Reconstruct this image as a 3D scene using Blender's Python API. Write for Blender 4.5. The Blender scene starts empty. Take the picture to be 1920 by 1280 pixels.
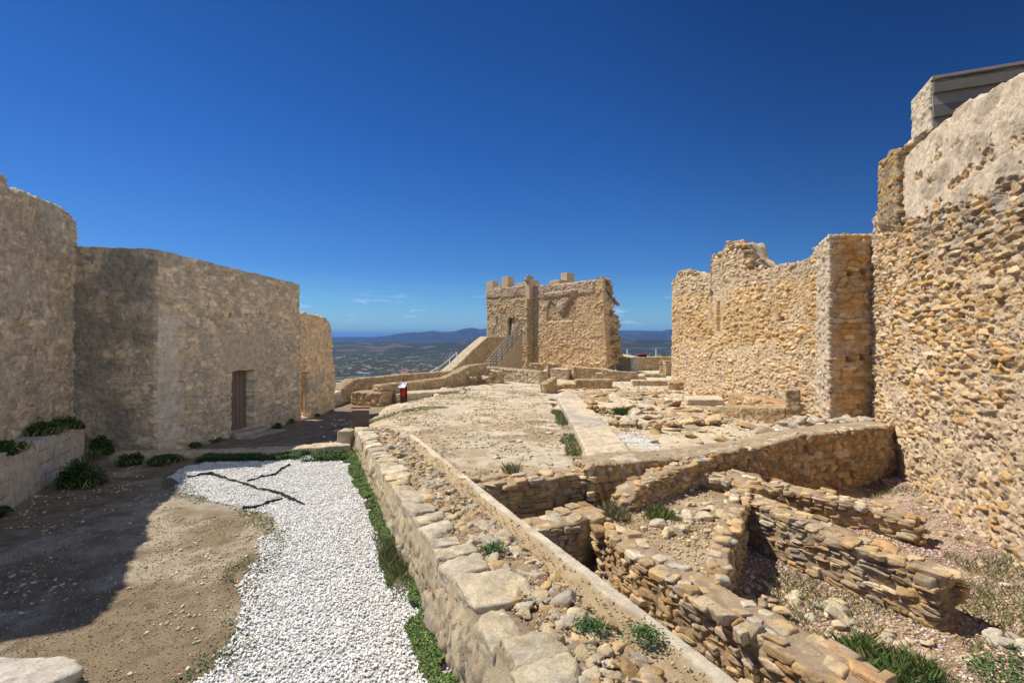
import bpy, math, random
import numpy as np
from math import radians, sin, cos, pi

# ------------------------------------------------------------------ camera, world, sun
SC = bpy.context.scene
F, H0, CX, EYE = 900.0, 633.0, 960.0, 3.0
cam = bpy.data.cameras.new("camera"); camo = bpy.data.objects.new("camera", cam)
SC.collection.objects.link(camo); SC.camera = camo
cam.sensor_width = 36.0; cam.lens = 36.0 * F / 1920.0
cam.shift_y = (H0 - 640.0) / 1920.0
cam.clip_start = 0.1; cam.clip_end = 200000.0
camo.location = (0, 0, EYE); camo.rotation_euler = (radians(90), 0, 0)

HAZE = 2.3e-5
SUN_EL, SUN_AHEAD = 56.0, 20.0            # elevation; degrees ahead of due left (-X)
sdir = (-cos(radians(SUN_AHEAD)) * cos(radians(SUN_EL)), sin(radians(SUN_AHEAD)) * cos(radians(SUN_EL)), sin(radians(SUN_EL)))
sun = bpy.data.lights.new("sun", 'SUN'); suno = bpy.data.objects.new("sun", sun); SC.collection.objects.link(suno)
sun.energy = 3.9; sun.angle = radians(0.5); sun.color = (1.0, 0.925, 0.80)
from mathutils import Vector
suno.rotation_euler = Vector(sdir).to_track_quat('Z', 'Y').to_euler()

W = bpy.data.worlds.new("World"); SC.world = W; W.use_nodes = True
wt = W.node_tree; wt.nodes.clear()
def N(t, kind, **kw):
    n = t.nodes.new(kind)
    for k, v in kw.items():
        if k.startswith('i_'): n.inputs[k[2:].replace('_', ' ')].default_value = v
        else: setattr(n, k, v)
    return n
sky = N(wt, 'ShaderNodeTexSky', sky_type='NISHITA', sun_disc=False, sun_elevation=radians(SUN_EL),
        sun_rotation=math.atan2(sdir[0], sdir[1]), altitude=300.0, air_density=1.0, dust_density=0.35, ozone_density=4.0)
pre = N(wt, 'ShaderNodeVectorMath', operation='SCALE'); pre.inputs['Scale'].default_value = 0.085
gam = N(wt, 'ShaderNodeGamma'); gam.inputs['Gamma'].default_value = 1.0
wt.links.new(sky.outputs[0], pre.inputs[0]); wt.links.new(pre.outputs[0], gam.inputs['Color'])
tc = N(wt, 'ShaderNodeTexCoord')
# thin far clouds low over the horizon
sep = N(wt, 'ShaderNodeSeparateXYZ'); wt.links.new(tc.outputs['Generated'], sep.inputs[0])
mp = N(wt, 'ShaderNodeMapping'); mp.inputs['Scale'].default_value = (14, 14, 85); mp.inputs['Location'].default_value = (2.3, 1.1, 0.35)
wt.links.new(tc.outputs['Generated'], mp.inputs['Vector'])
cn = N(wt, 'ShaderNodeTexNoise'); cn.inputs['Scale'].default_value = 1.0; cn.inputs['Detail'].default_value = 4.0
wt.links.new(mp.outputs[0], cn.inputs['Vector'])
cr = N(wt, 'ShaderNodeMapRange'); cr.inputs['From Min'].default_value = 0.60; cr.inputs['From Max'].default_value = 0.74
wt.links.new(cn.outputs['Fac'], cr.inputs['Value'])
b1 = N(wt, 'ShaderNodeMapRange'); b1.inputs['From Min'].default_value = 0.018; b1.inputs['From Max'].default_value = 0.03
b2 = N(wt, 'ShaderNodeMapRange'); b2.inputs['From Min'].default_value = 0.10; b2.inputs['From Max'].default_value = 0.06
wt.links.new(sep.outputs['Z'], b1.inputs['Value']); wt.links.new(sep.outputs['Z'], b2.inputs['Value'])
m1 = N(wt, 'ShaderNodeMath', operation='MULTIPLY'); m2 = N(wt, 'ShaderNodeMath', operation='MULTIPLY'); m3 = N(wt, 'ShaderNodeMath', operation='MULTIPLY')
wt.links.new(b1.outputs[0], m1.inputs[0]); wt.links.new(b2.outputs[0], m1.inputs[1])
wt.links.new(m1.outputs[0], m2.inputs[0]); wt.links.new(cr.outputs[0], m2.inputs[1])
wt.links.new(m2.outputs[0], m3.inputs[0]); m3.inputs[1].default_value = 0.38
KS = 0.65
ramp = N(wt, 'ShaderNodeValToRGB'); el = ramp.color_ramp.elements
for k_, (pos_, c_) in enumerate(((0.0, (1.48, 1.48, 1.40)), (.03, (1.35, 1.42, 1.38)), (.14, (.71, .93, 1.16)), (.35, (.42, .72, 1.05)), (.55, (.29, .57, .86)), (1.0, (.25, .5, .8)))):
    e_ = el[k_] if k_ < 2 else el.new(pos_)
    e_.position = pos_; e_.color = (c_[0] * .30, c_[1] * .475, c_[2] * .645, 1)
wt.links.new(sep.outputs['Z'], ramp.inputs['Fac'])
tint = N(wt, 'ShaderNodeVectorMath', operation='MULTIPLY'); wt.links.new(gam.outputs[0], tint.inputs[0]); wt.links.new(ramp.outputs[0], tint.inputs[1])
# polarised sky: deepest towards the upper right, paler behind and to the left
dot = N(wt, 'ShaderNodeVectorMath', operation='DOT_PRODUCT'); dot.inputs[1].default_value = Vector((.80, .36, .50)).normalized()
wt.links.new(tc.outputs['Generated'], dot.inputs[0])
pol = N(wt, 'ShaderNodeMapRange'); pol.interpolation_type = 'SMOOTHSTEP'
for k_, v_ in (('From Min', .60), ('From Max', 1.10), ('To Min', 15.6 * KS), ('To Max', 7.6 * KS)): pol.inputs[k_].default_value = v_
wt.links.new(dot.outputs['Value'], pol.inputs['Value'])
pm = N(wt, 'ShaderNodeVectorMath', operation='SCALE'); wt.links.new(tint.outputs[0], pm.inputs[0]); wt.links.new(pol.outputs[0], pm.inputs['Scale'])
# added fill light: sky brightened behind and right of the camera to lift shade
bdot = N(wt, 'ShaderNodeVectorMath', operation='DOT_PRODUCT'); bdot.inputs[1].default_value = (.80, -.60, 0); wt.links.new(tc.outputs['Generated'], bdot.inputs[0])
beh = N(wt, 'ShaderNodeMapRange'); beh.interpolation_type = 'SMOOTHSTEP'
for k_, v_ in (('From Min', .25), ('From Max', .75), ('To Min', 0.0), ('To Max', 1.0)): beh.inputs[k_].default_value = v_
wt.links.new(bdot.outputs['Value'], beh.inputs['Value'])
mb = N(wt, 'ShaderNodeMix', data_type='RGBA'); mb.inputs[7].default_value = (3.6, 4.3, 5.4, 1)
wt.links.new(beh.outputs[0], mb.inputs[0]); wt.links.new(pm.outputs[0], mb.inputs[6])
mixc = N(wt, 'ShaderNodeMix', data_type='RGBA'); mixc.inputs[7].default_value = (7.0, 7.4, 8.0, 1)
bg = N(wt, 'ShaderNodeBackground'); bg.inputs['Strength'].default_value = 0.10
out = N(wt, 'ShaderNodeOutputWorld')
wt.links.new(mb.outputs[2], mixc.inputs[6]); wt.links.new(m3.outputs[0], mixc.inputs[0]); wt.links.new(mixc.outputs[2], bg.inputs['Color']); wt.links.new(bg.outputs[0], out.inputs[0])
vs = SC.view_settings
vs.view_transform = 'Standard'; vs.look = 'None'; vs.exposure = 0.62; vs.gamma = 1.0; vs.use_curve_mapping = False
SC.cycles.volume_bounces = 0; SC.cycles.max_bounces = 6; SC.cycles.diffuse_bounces = 4

# ------------------------------------------------------------------ numpy noise
def _h(ix, iy, iz, seed):
    with np.errstate(over='ignore'):
        a = (ix.astype(np.int64).astype(np.uint32) * np.uint32(0x8da6b343)) ^ (iy.astype(np.int64).astype(np.uint32) * np.uint32(0xd8163841)) \
            ^ (iz.astype(np.int64).astype(np.uint32) * np.uint32(0xcb1ab31f)) ^ np.uint32((seed * 2654435761) & 0xffffffff)
        a ^= a >> np.uint32(15); a *= np.uint32(0x2c1b3c6d); a ^= a >> np.uint32(12); a *= np.uint32(0x297a2d39); a ^= a >> np.uint32(15)
    return a.astype(np.float64) / 4294967295.0
def vn(x, y, z=None, seed=0):
    x = np.asarray(x, float); y = np.asarray(y, float)
    z = np.zeros_like(x) if z is None else np.asarray(z, float)
    ix, iy, iz = np.floor(x), np.floor(y), np.floor(z)
    fx, fy, fz = x - ix, y - iy, z - iz
    fx, fy, fz = [f * f * (3 - 2 * f) for f in (fx, fy, fz)]
    r = 0
    for a in (0, 1):
        for b in (0, 1):
            for c in (0, 1):
                if c == 1 and not np.any(fz): continue
                w = (fx if a else 1 - fx) * (fy if b else 1 - fy) * (fz if c else 1 - fz)
                r = r + w * _h(ix + a, iy + b, iz + c, seed)
    return r
def fbm(x, y, z=None, seed=0, o=4, g=0.5):
    s = 0; a = 1; t = 0
    for i in range(o):
        k = 2.03 ** i
        s = s + a * vn(np.asarray(x) * k + 7.1 * i, np.asarray(y) * k - 3.7 * i, None if z is None else np.asarray(z) * k, seed + i); t += a; a *= g
    return s / t
def sm(a, b, x):
    t = np.clip((x - a) / (b - a), 0, 1); return t * t * (3 - 2 * t)
def cells(u, v, su, sv, seed, ju=0.55, jv=0.45):
    U, V = u / su, v / sv
    F1 = np.full(U.shape, 9.0); F2 = F1.copy(); ID = np.zeros(U.shape); DX = ID.copy(); DY = ID.copy()
    iv = np.floor(V)
    for dv in (-1, 0, 1):
        r = iv + dv; off = _h(r, r * 0, r * 0, seed + 5); sc = 0.8 + 0.5 * _h(r, r * 0 + 3, r * 0, seed + 6)
        Us = U * sc - off * 7; iu = np.floor(Us)
        for du in (-1, 0, 1):
            c = iu + du
            px = c + 0.5 + (_h(c, r, r * 0, seed) - 0.5) * ju; py = r + 0.5 + (_h(c, r, r * 0 + 1, seed) - 0.5) * jv
            dx = (Us - px) / sc; dy = (V - py)
            d = (np.abs(dx) ** 2.6 + np.abs(dy) ** 2.6) ** (1 / 2.6)
            nr = d < F1
            F2 = np.where(nr, F1, np.minimum(F2, d)); ID = np.where(nr, _h(c, r, r * 0 + 2, seed), ID)
            DX = np.where(nr, dx, DX); DY = np.where(nr, dy, DY); F1 = np.where(nr, d, F1)
    return F1, F2 - F1, ID, DX, DY

# ------------------------------------------------------------------ palettes (linear albedo)
P_WARM = np.array([(.47, .34, .19), (.50, .39, .24), (.43, .29, .15), (.55, .46, .32), (.50, .37, .21), (.42, .38, .31), (.55, .42, .26), (.40, .27, .15), (.58, .50, .38), (.46, .27, .16)])
P_GREY = np.array([(.46, .42, .36), (.52, .47, .40), (.38, .35, .31), (.57, .53, .46), (.48, .41, .31), (.42, .40, .37), (.53, .47, .37)])
P_OCH = np.array([(.49, .37, .22), (.46, .33, .19), (.56, .44, .28), (.41, .29, .17), (.53, .41, .26), (.60, .49, .34), (.37, .31, .24), (.57, .50, .40), (.50, .34, .20), (.50, .41, .28), (.44, .36, .25)])
P_LEFT = np.array([(.40, .34, .26), (.44, .37, .28), (.36, .30, .23), (.48, .42, .33), (.42, .35, .26), (.39, .34, .29)])
P_PALE = np.array([(.60, .53, .41), (.55, .47, .35), (.63, .57, .47), (.52, .46, .38), (.57, .48, .33)])
for _p, _k in ((P_WARM, (1.06, .97, .80)), (P_OCH, (1.05, .95, .78)), (P_LEFT, (1.06, 1.0, .90)), (P_PALE, (1.02, .97, .86)), (P_GREY, (1.02, .98, .90))): _p *= np.array(_k)
def pick(pal, r):
    n = len(pal); i = np.minimum((np.asarray(r) * n).astype(int), n - 1)
    f = np.modf(np.asarray(r) * n * 7.31)[0]
    return pal[i] * (0.86 + 0.26 * f)[..., None]

# ------------------------------------------------------------------ materials
MATS = {}
def surf_mat(name, s1=9.0, s2=70.0, amp=0.28, bump=0.5, rough=0.92, bd=0.012):
    if name in MATS: return MATS[name]
    m = bpy.data.materials.new(name); m.use_nodes = True; t = m.node_tree; b = t.nodes['Principled BSDF']
    b.inputs['Roughness'].default_value = rough; b.inputs['Specular IOR Level'].default_value = 0.25
    at = N(t, 'ShaderNodeAttribute', attribute_name='Col'); tcx = N(t, 'ShaderNodeTexCoord')
    n1 = N(t, 'ShaderNodeTexNoise'); n1.inputs['Scale'].default_value = s1; n1.inputs['Detail'].default_value = 8; n1.inputs['Roughness'].default_value = 0.65
    n2 = N(t, 'ShaderNodeTexNoise'); n2.inputs['Scale'].default_value = s2; n2.inputs['Detail'].default_value = 5; n2.inputs['Roughness'].default_value = 0.7
    t.links.new(tcx.outputs['Object'], n1.inputs['Vector']); t.links.new(tcx.outputs['Object'], n2.inputs['Vector'])
    ad = N(t, 'ShaderNodeMath', operation='ADD'); t.links.new(n1.outputs['Fac'], ad.inputs[0]); t.links.new(n2.outputs['Fac'], ad.inputs[1])
    mr = N(t, 'ShaderNodeMapRange'); mr.inputs['From Min'].default_value = 0.7; mr.inputs['From Max'].default_value = 1.3
    mr.inputs['To Min'].default_value = 1 - amp; mr.inputs['To Max'].default_value = 1 + amp; t.links.new(ad.outputs[0], mr.inputs['Value'])
    mx = N(t, 'ShaderNodeVectorMath', operation='SCALE'); t.links.new(at.outputs['Color'], mx.inputs[0]); t.links.new(mr.outputs[0], mx.inputs['Scale'])
    t.links.new(mx.outputs[0], b.inputs['Base Color'])
    if bump:
        vo = N(t, 'ShaderNodeTexNoise'); vo.inputs['Scale'].default_value = s2 * .35; vo.inputs['Detail'].default_value = 6; vo.inputs['Roughness'].default_value = .75; t.links.new(tcx.outputs['Object'], vo.inputs['Vector'])
        bp0 = N(t, 'ShaderNodeBump'); bp0.inputs['Strength'].default_value = bump; bp0.inputs['Distance'].default_value = bd * 1.3; t.links.new(vo.outputs['Fac'], bp0.inputs['Height'])
        bp = N(t, 'ShaderNodeBump'); t.links.new(bp0.outputs[0], bp.inputs['Normal']); bp.inputs['Strength'].default_value = bump; bp.inputs['Distance'].default_value = bd
        t.links.new(n2.outputs['Fac'], bp.inputs['Height']); t.links.new(bp.outputs[0], b.inputs['Normal'])
    MATS[name] = m; return m
M_STONE = surf_mat("weathered_stone", 6, 55, 0.42, 0.75, 0.93, 0.02)
M_ROCK = surf_mat("rubble_stone", 8, 60, 0.42, 0.7, 0.93, 0.012)
M_SOIL = surf_mat("dry_soil", 5, 90, 0.34, 0.9, 0.97, 0.015)
M_CONC = surf_mat("cast_concrete", 3, 30, 0.22, 0.5, 0.9, 0.006)
M_PEB = surf_mat("white_pebble", 12, 60, 0.08, 0.15, 0.8, 0.003)
M_LEAF = surf_mat("leaf_green", 6, 40, 0.35, 0.0, 0.75)
M_FAR = surf_mat("far_land", 0.004, 0.03, 0.22, 0.0, 1.0)
def plain(name, col, rough=0.6, metal=0.0, var=0.12, sc=14):
    if name in MATS: return MATS[name]
    m = bpy.data.materials.new(name); m.use_nodes = True; t = m.node_tree; b = t.nodes['Principled BSDF']
    b.inputs['Roughness'].default_value = rough; b.inputs['Metallic'].default_value = metal
    n = N(t, 'ShaderNodeTexNoise'); n.inputs['Scale'].default_value = sc; n.inputs['Detail'].default_value = 6
    tcx = N(t, 'ShaderNodeTexCoord'); t.links.new(tcx.outputs['Object'], n.inputs['Vector'])
    mr = N(t, 'ShaderNodeMapRange'); mr.inputs['From Min'].default_value = .3; mr.inputs['From Max'].default_value = .7
    mr.inputs['To Min'].default_value = 1 - var; mr.inputs['To Max'].default_value = 1 + var; t.links.new(n.outputs['Fac'], mr.inputs['Value'])
    c = N(t, 'ShaderNodeRGB'); c.outputs[0].default_value = (*col, 1)
    mx = N(t, 'ShaderNodeVectorMath', operation='SCALE'); t.links.new(c.outputs[0], mx.inputs[0]); t.links.new(mr.outputs[0], mx.inputs['Scale'])
    t.links.new(mx.outputs[0], b.inputs['Base Color']); MATS[name] = m; return m

# ------------------------------------------------------------------ mesh helpers
def tag(o, label=None, cat=None, group=None, kind=None):
    if label: o['label'] = label
    if cat:
        o['category'] = cat; kind = kind or 'thing'
    if group: o['group'] = group
    if kind: o['kind'] = kind
    return o
def empty(name, loc, label=None, cat=None, group=None):
    o = bpy.data.objects.new(name, None); SC.collection.objects.link(o); o.location = loc
    return tag(o, label, cat, group)
def mk(name, V, faces, col=None, mat=None, parent=None, smooth=True):
    """faces: list of int arrays (k x 3 or k x 4)"""
    me = bpy.data.meshes.new(name); V = np.asarray(V, np.float32)
    fs = [np.asarray(f, np.int32) for f in (faces if isinstance(faces, list) else [faces]) if len(f)]
    me.vertices.add(len(V)); me.vertices.foreach_set('co', V.ravel())
    nl = sum(f.size for f in fs); npoly = sum(len(f) for f in fs)
    me.loops.add(nl); me.loops.foreach_set('vertex_index', np.concatenate([f.ravel() for f in fs]))
    me.polygons.add(npoly); st = []; c = 0
    for f in fs:
        st.append(c + np.arange(len(f)) * f.shape[1]); c += f.size
    me.polygons.foreach_set('loop_start', np.concatenate(st).astype(np.int32))
    me.update(calc_edges=True)
    me.polygons.foreach_set('use_smooth', np.full(npoly, smooth))
    if col is not None:
        col = np.asarray(col, np.float32)
        if col.ndim == 1: col = np.tile(col, (len(V), 1))
        a = me.color_attributes.new('Col', 'FLOAT_COLOR', 'POINT')
        a.data.foreach_set('color', np.concatenate([np.clip(col, 0, 1), np.ones((len(V), 1), np.float32)], 1).ravel())
    o = bpy.data.objects.new(name, me); SC.collection.objects.link(o)
    if mat: me.materials.append(mat)
    if parent:
        o.parent = parent; me.transform(parent.matrix_world.inverted() if False else __import__('mathutils').Matrix.Translation(-parent.location))
    return o
def gridfaces(nr, nc, wrap=False):
    i = np.arange(nr - 1)[:, None] * nc; j = np.arange(nc if wrap else nc - 1)[None, :]; j2 = (j + 1) % nc
    return np.stack([i + j, i + j2, i + nc + j2, i + nc + j], -1).reshape(-1, 4)
class MB:
    """boxes, bars and slabs gathered into one mesh"""
    def __init__(s): s.v = []; s.f = []; s.c = []
    def box(s, c, d, rz=0, col=(.5, .5, .5), rx=0, ry=0, taper=0):
        b = len(s.v); hx, hy, hz = d[0] / 2, d[1] / 2, d[2] / 2
        for x, y, z in ((-1, -1, -1), (1, -1, -1), (1, 1, -1), (-1, 1, -1), (-1, -1, 1), (1, -1, 1), (1, 1, 1), (-1, 1, 1)):
            k = 1 - taper if z > 0 else 1
            X, Y, Z = x * hx * k, y * hy * k, z * hz
            Y, Z = Y * cos(rx) - Z * sin(rx), Y * sin(rx) + Z * cos(rx)
            X, Z = X * cos(ry) + Z * sin(ry), -X * sin(ry) + Z * cos(ry)
            X, Y = X * cos(rz) - Y * sin(rz), X * sin(rz) + Y * cos(rz)
            s.v.append((c[0] + X, c[1] + Y, c[2] + Z)); s.c.append(col)
        for q in ((0, 3, 2, 1), (4, 5, 6, 7), (0, 1, 5, 4), (1, 2, 6, 5), (2, 3, 7, 6), (3, 0, 4, 7)): s.f.append([b + k for k in q])
        return s
    def tube(s, p, r=0.02, n=8, col=(.5, .5, .5)):
        p = [Vector(q) for q in p]; b = len(s.v)
        for i, q in enumerate(p):
            d = (p[min(i + 1, len(p) - 1)] - p[max(i - 1, 0)]).normalized()
            a = d.cross(Vector((0, 0, 1)) if abs(d.z) < .9 else Vector((1, 0, 0))).normalized(); e = d.cross(a)
            rr = r[i] if isinstance(r, (list, tuple)) else r
            for k in range(n):
                s.v.append(tuple(q + a * rr * cos(2 * pi * k / n) + e * rr * sin(2 * pi * k / n))); s.c.append(col)
        for i in range(len(p) - 1):
            for k in range(n):
                k2 = (k + 1) % n; s.f.append([b + i * n + k, b + i * n + k2, b + (i + 1) * n + k2, b + (i + 1) * n + k])
        c0 = len(s.v); s.v.append(tuple(p[0])); s.v.append(tuple(p[-1])); s.c += [col, col]
        for k in range(n):
            k2 = (k + 1) % n; s.f.append([c0, b + k2, b + k]); s.f.append([c0 + 1, b + (len(p) - 1) * n + k, b + (len(p) - 1) * n + k2])
        return s
    def build(s, name, mat, parent=None, smooth=False, bevel=0.0):
        q = [f for f in s.f if len(f) == 4]; t = [f for f in s.f if len(f) == 3]
        o = mk(name, s.v, [q, t], s.c, mat, parent, smooth)
        if bevel:
            b = o.modifiers.new('bevel', 'BEVEL'); b.width = bevel; b.segments = 2; b.limit_method = 'ANGLE'
        return o

# ------------------------------------------------------------------ masonry relief
def relief(u, v, st, X, Y, Z, mod=None, top=False):
    """returns displacement (m), colour for points of a masonry face"""
    seed = st.get('seed', 1); dp = st.get('depth', .05)
    wu = u + (fbm(X * 3, Y * 3, Z * 3, seed + 11, 2) - .5) * st['su'] * .6
    wv = v + (fbm(X * 2.3, Y * 2.3, Z * 2.3, seed + 17, 3) - .5) * st['sv'] * st.get('warp', 1.1)
    F1, E, ID, DX, DY = cells(wu, wv, st['su'], st['sv'], seed, st.get('ju', .6), st.get('jv', .45))
    F1b, Eb, IDb, DXb, DYb = cells(wu * 1.0 + .3, wv + .2, st['su'] * .52, st['sv'] * .55, seed + 50, .8, .7)
    big = fbm(X * .9, Y * .9, Z * .9, seed + 23, 3)
    sel = sm(.45, .55, vn(X * 2.2, Y * 2.2, Z * 2.2, seed + 29) * .6 + big * .4 + st.get('small', 0))
    rr = _h(np.floor(ID * 9999), np.floor(ID * 999), ID * 0, seed + 3)
    g1 = _h(np.floor(ID * 9999), ID * 0, ID * 0 + 4, seed) - .5; g2 = _h(np.floor(ID * 9999), ID * 0, ID * 0 + 5, seed) - .5
    chip = np.abs(fbm(X * 7, Y * 7, Z * 7, seed + 61, 3) - .5) * 2
    hs = sm(0.01, st.get('edge', .22) * .55, E) * (.35 + .65 * rr) + (g1 * DX * 1.5 + g2 * DY * 1.6) - chip * .45 + .1
    gb = _h(np.floor(IDb * 9999), IDb * 0, IDb * 0 + 4, seed) - .5
    hb = sm(0.0, .3, Eb) * (.2 + .6 * IDb) + gb * DXb - .1
    hs = hs * (1 - sel) + hb * sel * .8
    nz = fbm(X * 14, Y * 14, Z * 14, seed + 31, 4, .62) - .5
    pit = sm(.44, .34, fbm(X * 11, Y * 11, Z * 13, seed + 71, 2)) * st.get('pits', .5)
    nm = fbm(X * 3.1, Y * 3.1, Z * 3.1, seed + 37, 4)
    md = mod(X, Y, Z, u) if mod else {}
    mort = st.get('mortar', .3) + (nm - .5) * st.get('mvar', .8) + md.get('mortar', 0)
    if top: mort = mort + st.get('top_mortar', .25)
    mask = sm(-.06, .10, hs - mort)
    h = np.maximum(hs, mort + nz * .8 * st.get('mrough', 1) - pit * (hs < mort)) + nz * .3
    h = h * dp + (big - .5) * st.get('wav', .04)
    idc = ID * (1 - (sel > .5)) + IDb * (sel > .5)
    cs = pick(st['pal'], idc)
    cm = np.array(st.get('mcol', (.47, .36, .24))) * (0.8 + .4 * fbm(X * 5, Y * 5, Z * 5, seed + 41, 3))[..., None]
    stain = fbm(X * .7, Y * .7, Z * .7, seed + 43, 4)
    c = cm * (1 - mask[..., None]) + cs * mask[..., None]
    c = c * (0.76 + .48 * fbm(X * 9, Y * 9, Z * 9, seed + 47, 4, .7))[..., None]
    if 'patch' in st:
        w = sm(.52, .66, stain)[..., None] * .6; c = c * (1 - w) + c * np.array(st['patch']) * w
    if 'tint' in md:
        w = md['tintw'][..., None]; c = c * (1 - w) + md['tint'] * w * (.85 + .3 * nm)[..., None]
    if 'mul' in md: c = c * md['mul']
    if 'flat' in md: h = h * (1 - md['flat']) + (md.get('flath', .5) * dp + nz * .006) * md['flat']
    if top: h = h * st.get('topflat', .55)
    if 'disp' in md: h = h + md['disp']
    return h, c

def seg_norm(a, b):
    d = np.array(b, float) - np.array(a, float); L = np.hypot(*d); d /= L; return d, np.array([d[1], -d[0]]), L
def ribbon(name, loop, target, ztop, zbot, cell, st, mod=None, mult=None, tstep=None, holes=(), mat=None, parent=None, flatcap=False, hmult=None, deform=None):
    """loop: CCW plan outline; walls rise zbot..ztop(x,y), the top runs inwards to target(x,y)."""
    n = len(loop); X = []; Y = []; NX = []; NY = []; U = []; u0 = 0; CR = []
    for i in range(n):
        a, b = loop[i], loop[(i + 1) % n]; d, nn, L = seg_norm(a, b)
        sp = cell * (mult[i] if mult else 1); k = max(2, int(round(L / sp)))
        t = (np.arange(k)) / k * L
        X.append(a[0] + d[0] * t); Y.append(a[1] + d[1] * t); NX.append(np.full(k, nn[0])); NY.append(np.full(k, nn[1])); U.append(u0 + t); u0 += L
        cd = np.zeros(k); cd[0] = 1; CR.append(cd)
    X, Y, NX, NY, U, CR = [np.concatenate(q) for q in (X, Y, NX, NY, U, CR)]
    for i in np.where(CR > 0)[0]:
        NX[i] = NX[i] + NX[i - 1]; NY[i] = NY[i] + NY[i - 1]; l = math.hypot(NX[i], NY[i]) or 1; NX[i] /= l; NY[i] /= l
    nc = len(X); zt = ztop(X, Y); zb = np.full(nc, zbot) if np.isscalar(zbot) else zbot(X, Y)
    nv = max(3, int((zt - zb).max() / (cell * (hmult or 1))))
    f = np.linspace(0, 1, nv)[:, None]
    Xv = np.repeat(X[None], nv, 0); Yv = np.repeat(Y[None], nv, 0); Zv = zb + (zt - zb) * f; Uv = np.repeat(U[None], nv, 0)
    h, c = relief(Uv, Zv, st, Xv, Yv, Zv, mod)
    rec = np.zeros(Xv.shape, bool)
    for (p0, p1, a0, a1, z0, z1, dep, thr) in holes:
        d, nn, L = seg_norm(p0, p1); al = (Xv - p0[0]) * d[0] + (Yv - p0[1]) * d[1]; ac = np.abs((Xv - p0[0]) * nn[0] + (Yv - p0[1]) * nn[1])
        jag = (fbm(Zv * 4, al * 4, None, 5, 2) - .5) * .05
        m = (al > a0 + jag) & (al < a1 - jag) & (Zv > z0) & (Zv < z1 + jag) & (ac < thr) & (np.abs(NX * nn[0] + NY * nn[1]) > .7)
        h = np.where(m, -dep + (h - .02) * .3, h)
        if dep > 5: rec |= m
        if dep > 5: h = np.where(m, -(dep - 10), h)
    V1 = np.stack([Xv + NX * h, Yv + NY * h, Zv], -1)
    ht = h[-1]
    TX, TY = target(X, Y); dist = np.hypot(TX - X, TY - Y).max()
    nt = max(3, int(dist / (tstep or cell)) + 1)
    g = (np.linspace(0, 1, nt)[1:])[:, None]
    Xt = X + (TX - X) * g; Yt = Y + (TY - Y) * g; Zt = ztop(Xt, Yt)
    h2, c2 = relief(Xt * 1.0 + 31, Yt * 1.0 + 17, dict(st, sv=st['su'] * .9) if not flatcap else st, Xt, Yt, Zt, mod, top=True)
    edge = (1 - g)
    Xt = Xt + NX * ht * edge; Yt = Yt + NY * ht * edge
    V2 = np.stack([Xt, Yt, Zt + h2 * np.clip(g * (nt - 1) / 2, 0, 1)], -1)
    V = np.concatenate([V1, V2], 0); C = np.concatenate([c, c2], 0)
    nr = V.shape[0]; V = V.reshape(-1, 3); C = C.reshape(-1, 3)
    fc = gridfaces(nr, nc, True)
    if rec.any():
        rm = np.concatenate([rec.ravel(), np.zeros(len(V) - rec.size, bool)]); fc = fc[~rm[fc].all(1)]
    if deform: V = deform(V)
    # close the middle with a fan when the target is one point or an inset ring
    return mk(name, V, [fc], C, mat or M_STONE, parent)
def thick(center, w, w2=None):
    """outline and inward target for a wall along a centre polyline (w: width or widths)"""
    P = np.array(center, float); n = len(P); ws = np.full(n, w) if np.isscalar(w) else np.array(w, float)
    D = np.zeros((n, 2))
    for i in range(n):
        a = P[max(i - 1, 0)]; b = P[min(i + 1, n - 1)]; D[i] = (b - a) / np.hypot(*(b - a))
    R = P + np.stack([D[:, 1], -D[:, 0]], 1) * ws[:, None] / 2; Lf = P - np.stack([D[:, 1], -D[:, 0]], 1) * ws[:, None] / 2
    loop = [tuple(q) for q in R] + [tuple(q) for q in Lf[::-1]]
    # shorten
    Q = P.copy(); L0 = np.hypot(*(Q[1] - Q[0])); Q[0] += (Q[1] - Q[0]) / L0 * min(ws[0] / 2, L0 * .45)
    L1 = np.hypot(*(Q[-2] - Q[-1])); Q[-1] += (Q[-2] - Q[-1]) / L1 * min(ws[-1] / 2, L1 * .45)
    def target(x, y):
        bx = np.zeros_like(x); by = np.zeros_like(x); bd = np.full(x.shape, 1e9)
        for i in range(len(Q) - 1):
            a, b = Q[i], Q[i + 1]; d = b - a; L = d @ d
            t = np.clip(((x - a[0]) * d[0] + (y - a[1]) * d[1]) / L, 0, 1); qx = a[0] + d[0] * t; qy = a[1] + d[1] * t
            dd = np.hypot(x - qx, y - qy); m = dd < bd; bd = np.where(m, dd, bd); bx = np.where(m, qx, bx); by = np.where(m, qy, by)
        return bx, by
    return loop, target
def along(center):
    P = np.array(center, float); seg = np.hypot(*(P[1:] - P[:-1]).T); cum = np.concatenate([[0], np.cumsum(seg)])
    def fn(x, y):
        bt = np.zeros_like(x); bd = np.full(x.shape, 1e9)
        for i in range(len(P) - 1):
            a, b = P[i], P[i + 1]; d = b - a; L = d @ d
            t = np.clip(((x - a[0]) * d[0] + (y - a[1]) * d[1]) / L, 0, 1)
            dd = np.hypot(x - a[0] - d[0] * t, y - a[1] - d[1] * t); m = dd < bd; bd = np.where(m, dd, bd); bt = np.where(m, cum[i] + t * seg[i], bt)
        return bt
    return fn, cum
def topfn(center, ts, zs, jag=0.03, js=6.0, seed=0):
    fn, cum = along(center)
    def z(x, y):
        t = fn(x, y); return np.interp(t, ts, zs) + (fbm(x * js, y * js, None, seed + 91, 3) - .5) * jag * 2
    return z

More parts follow.
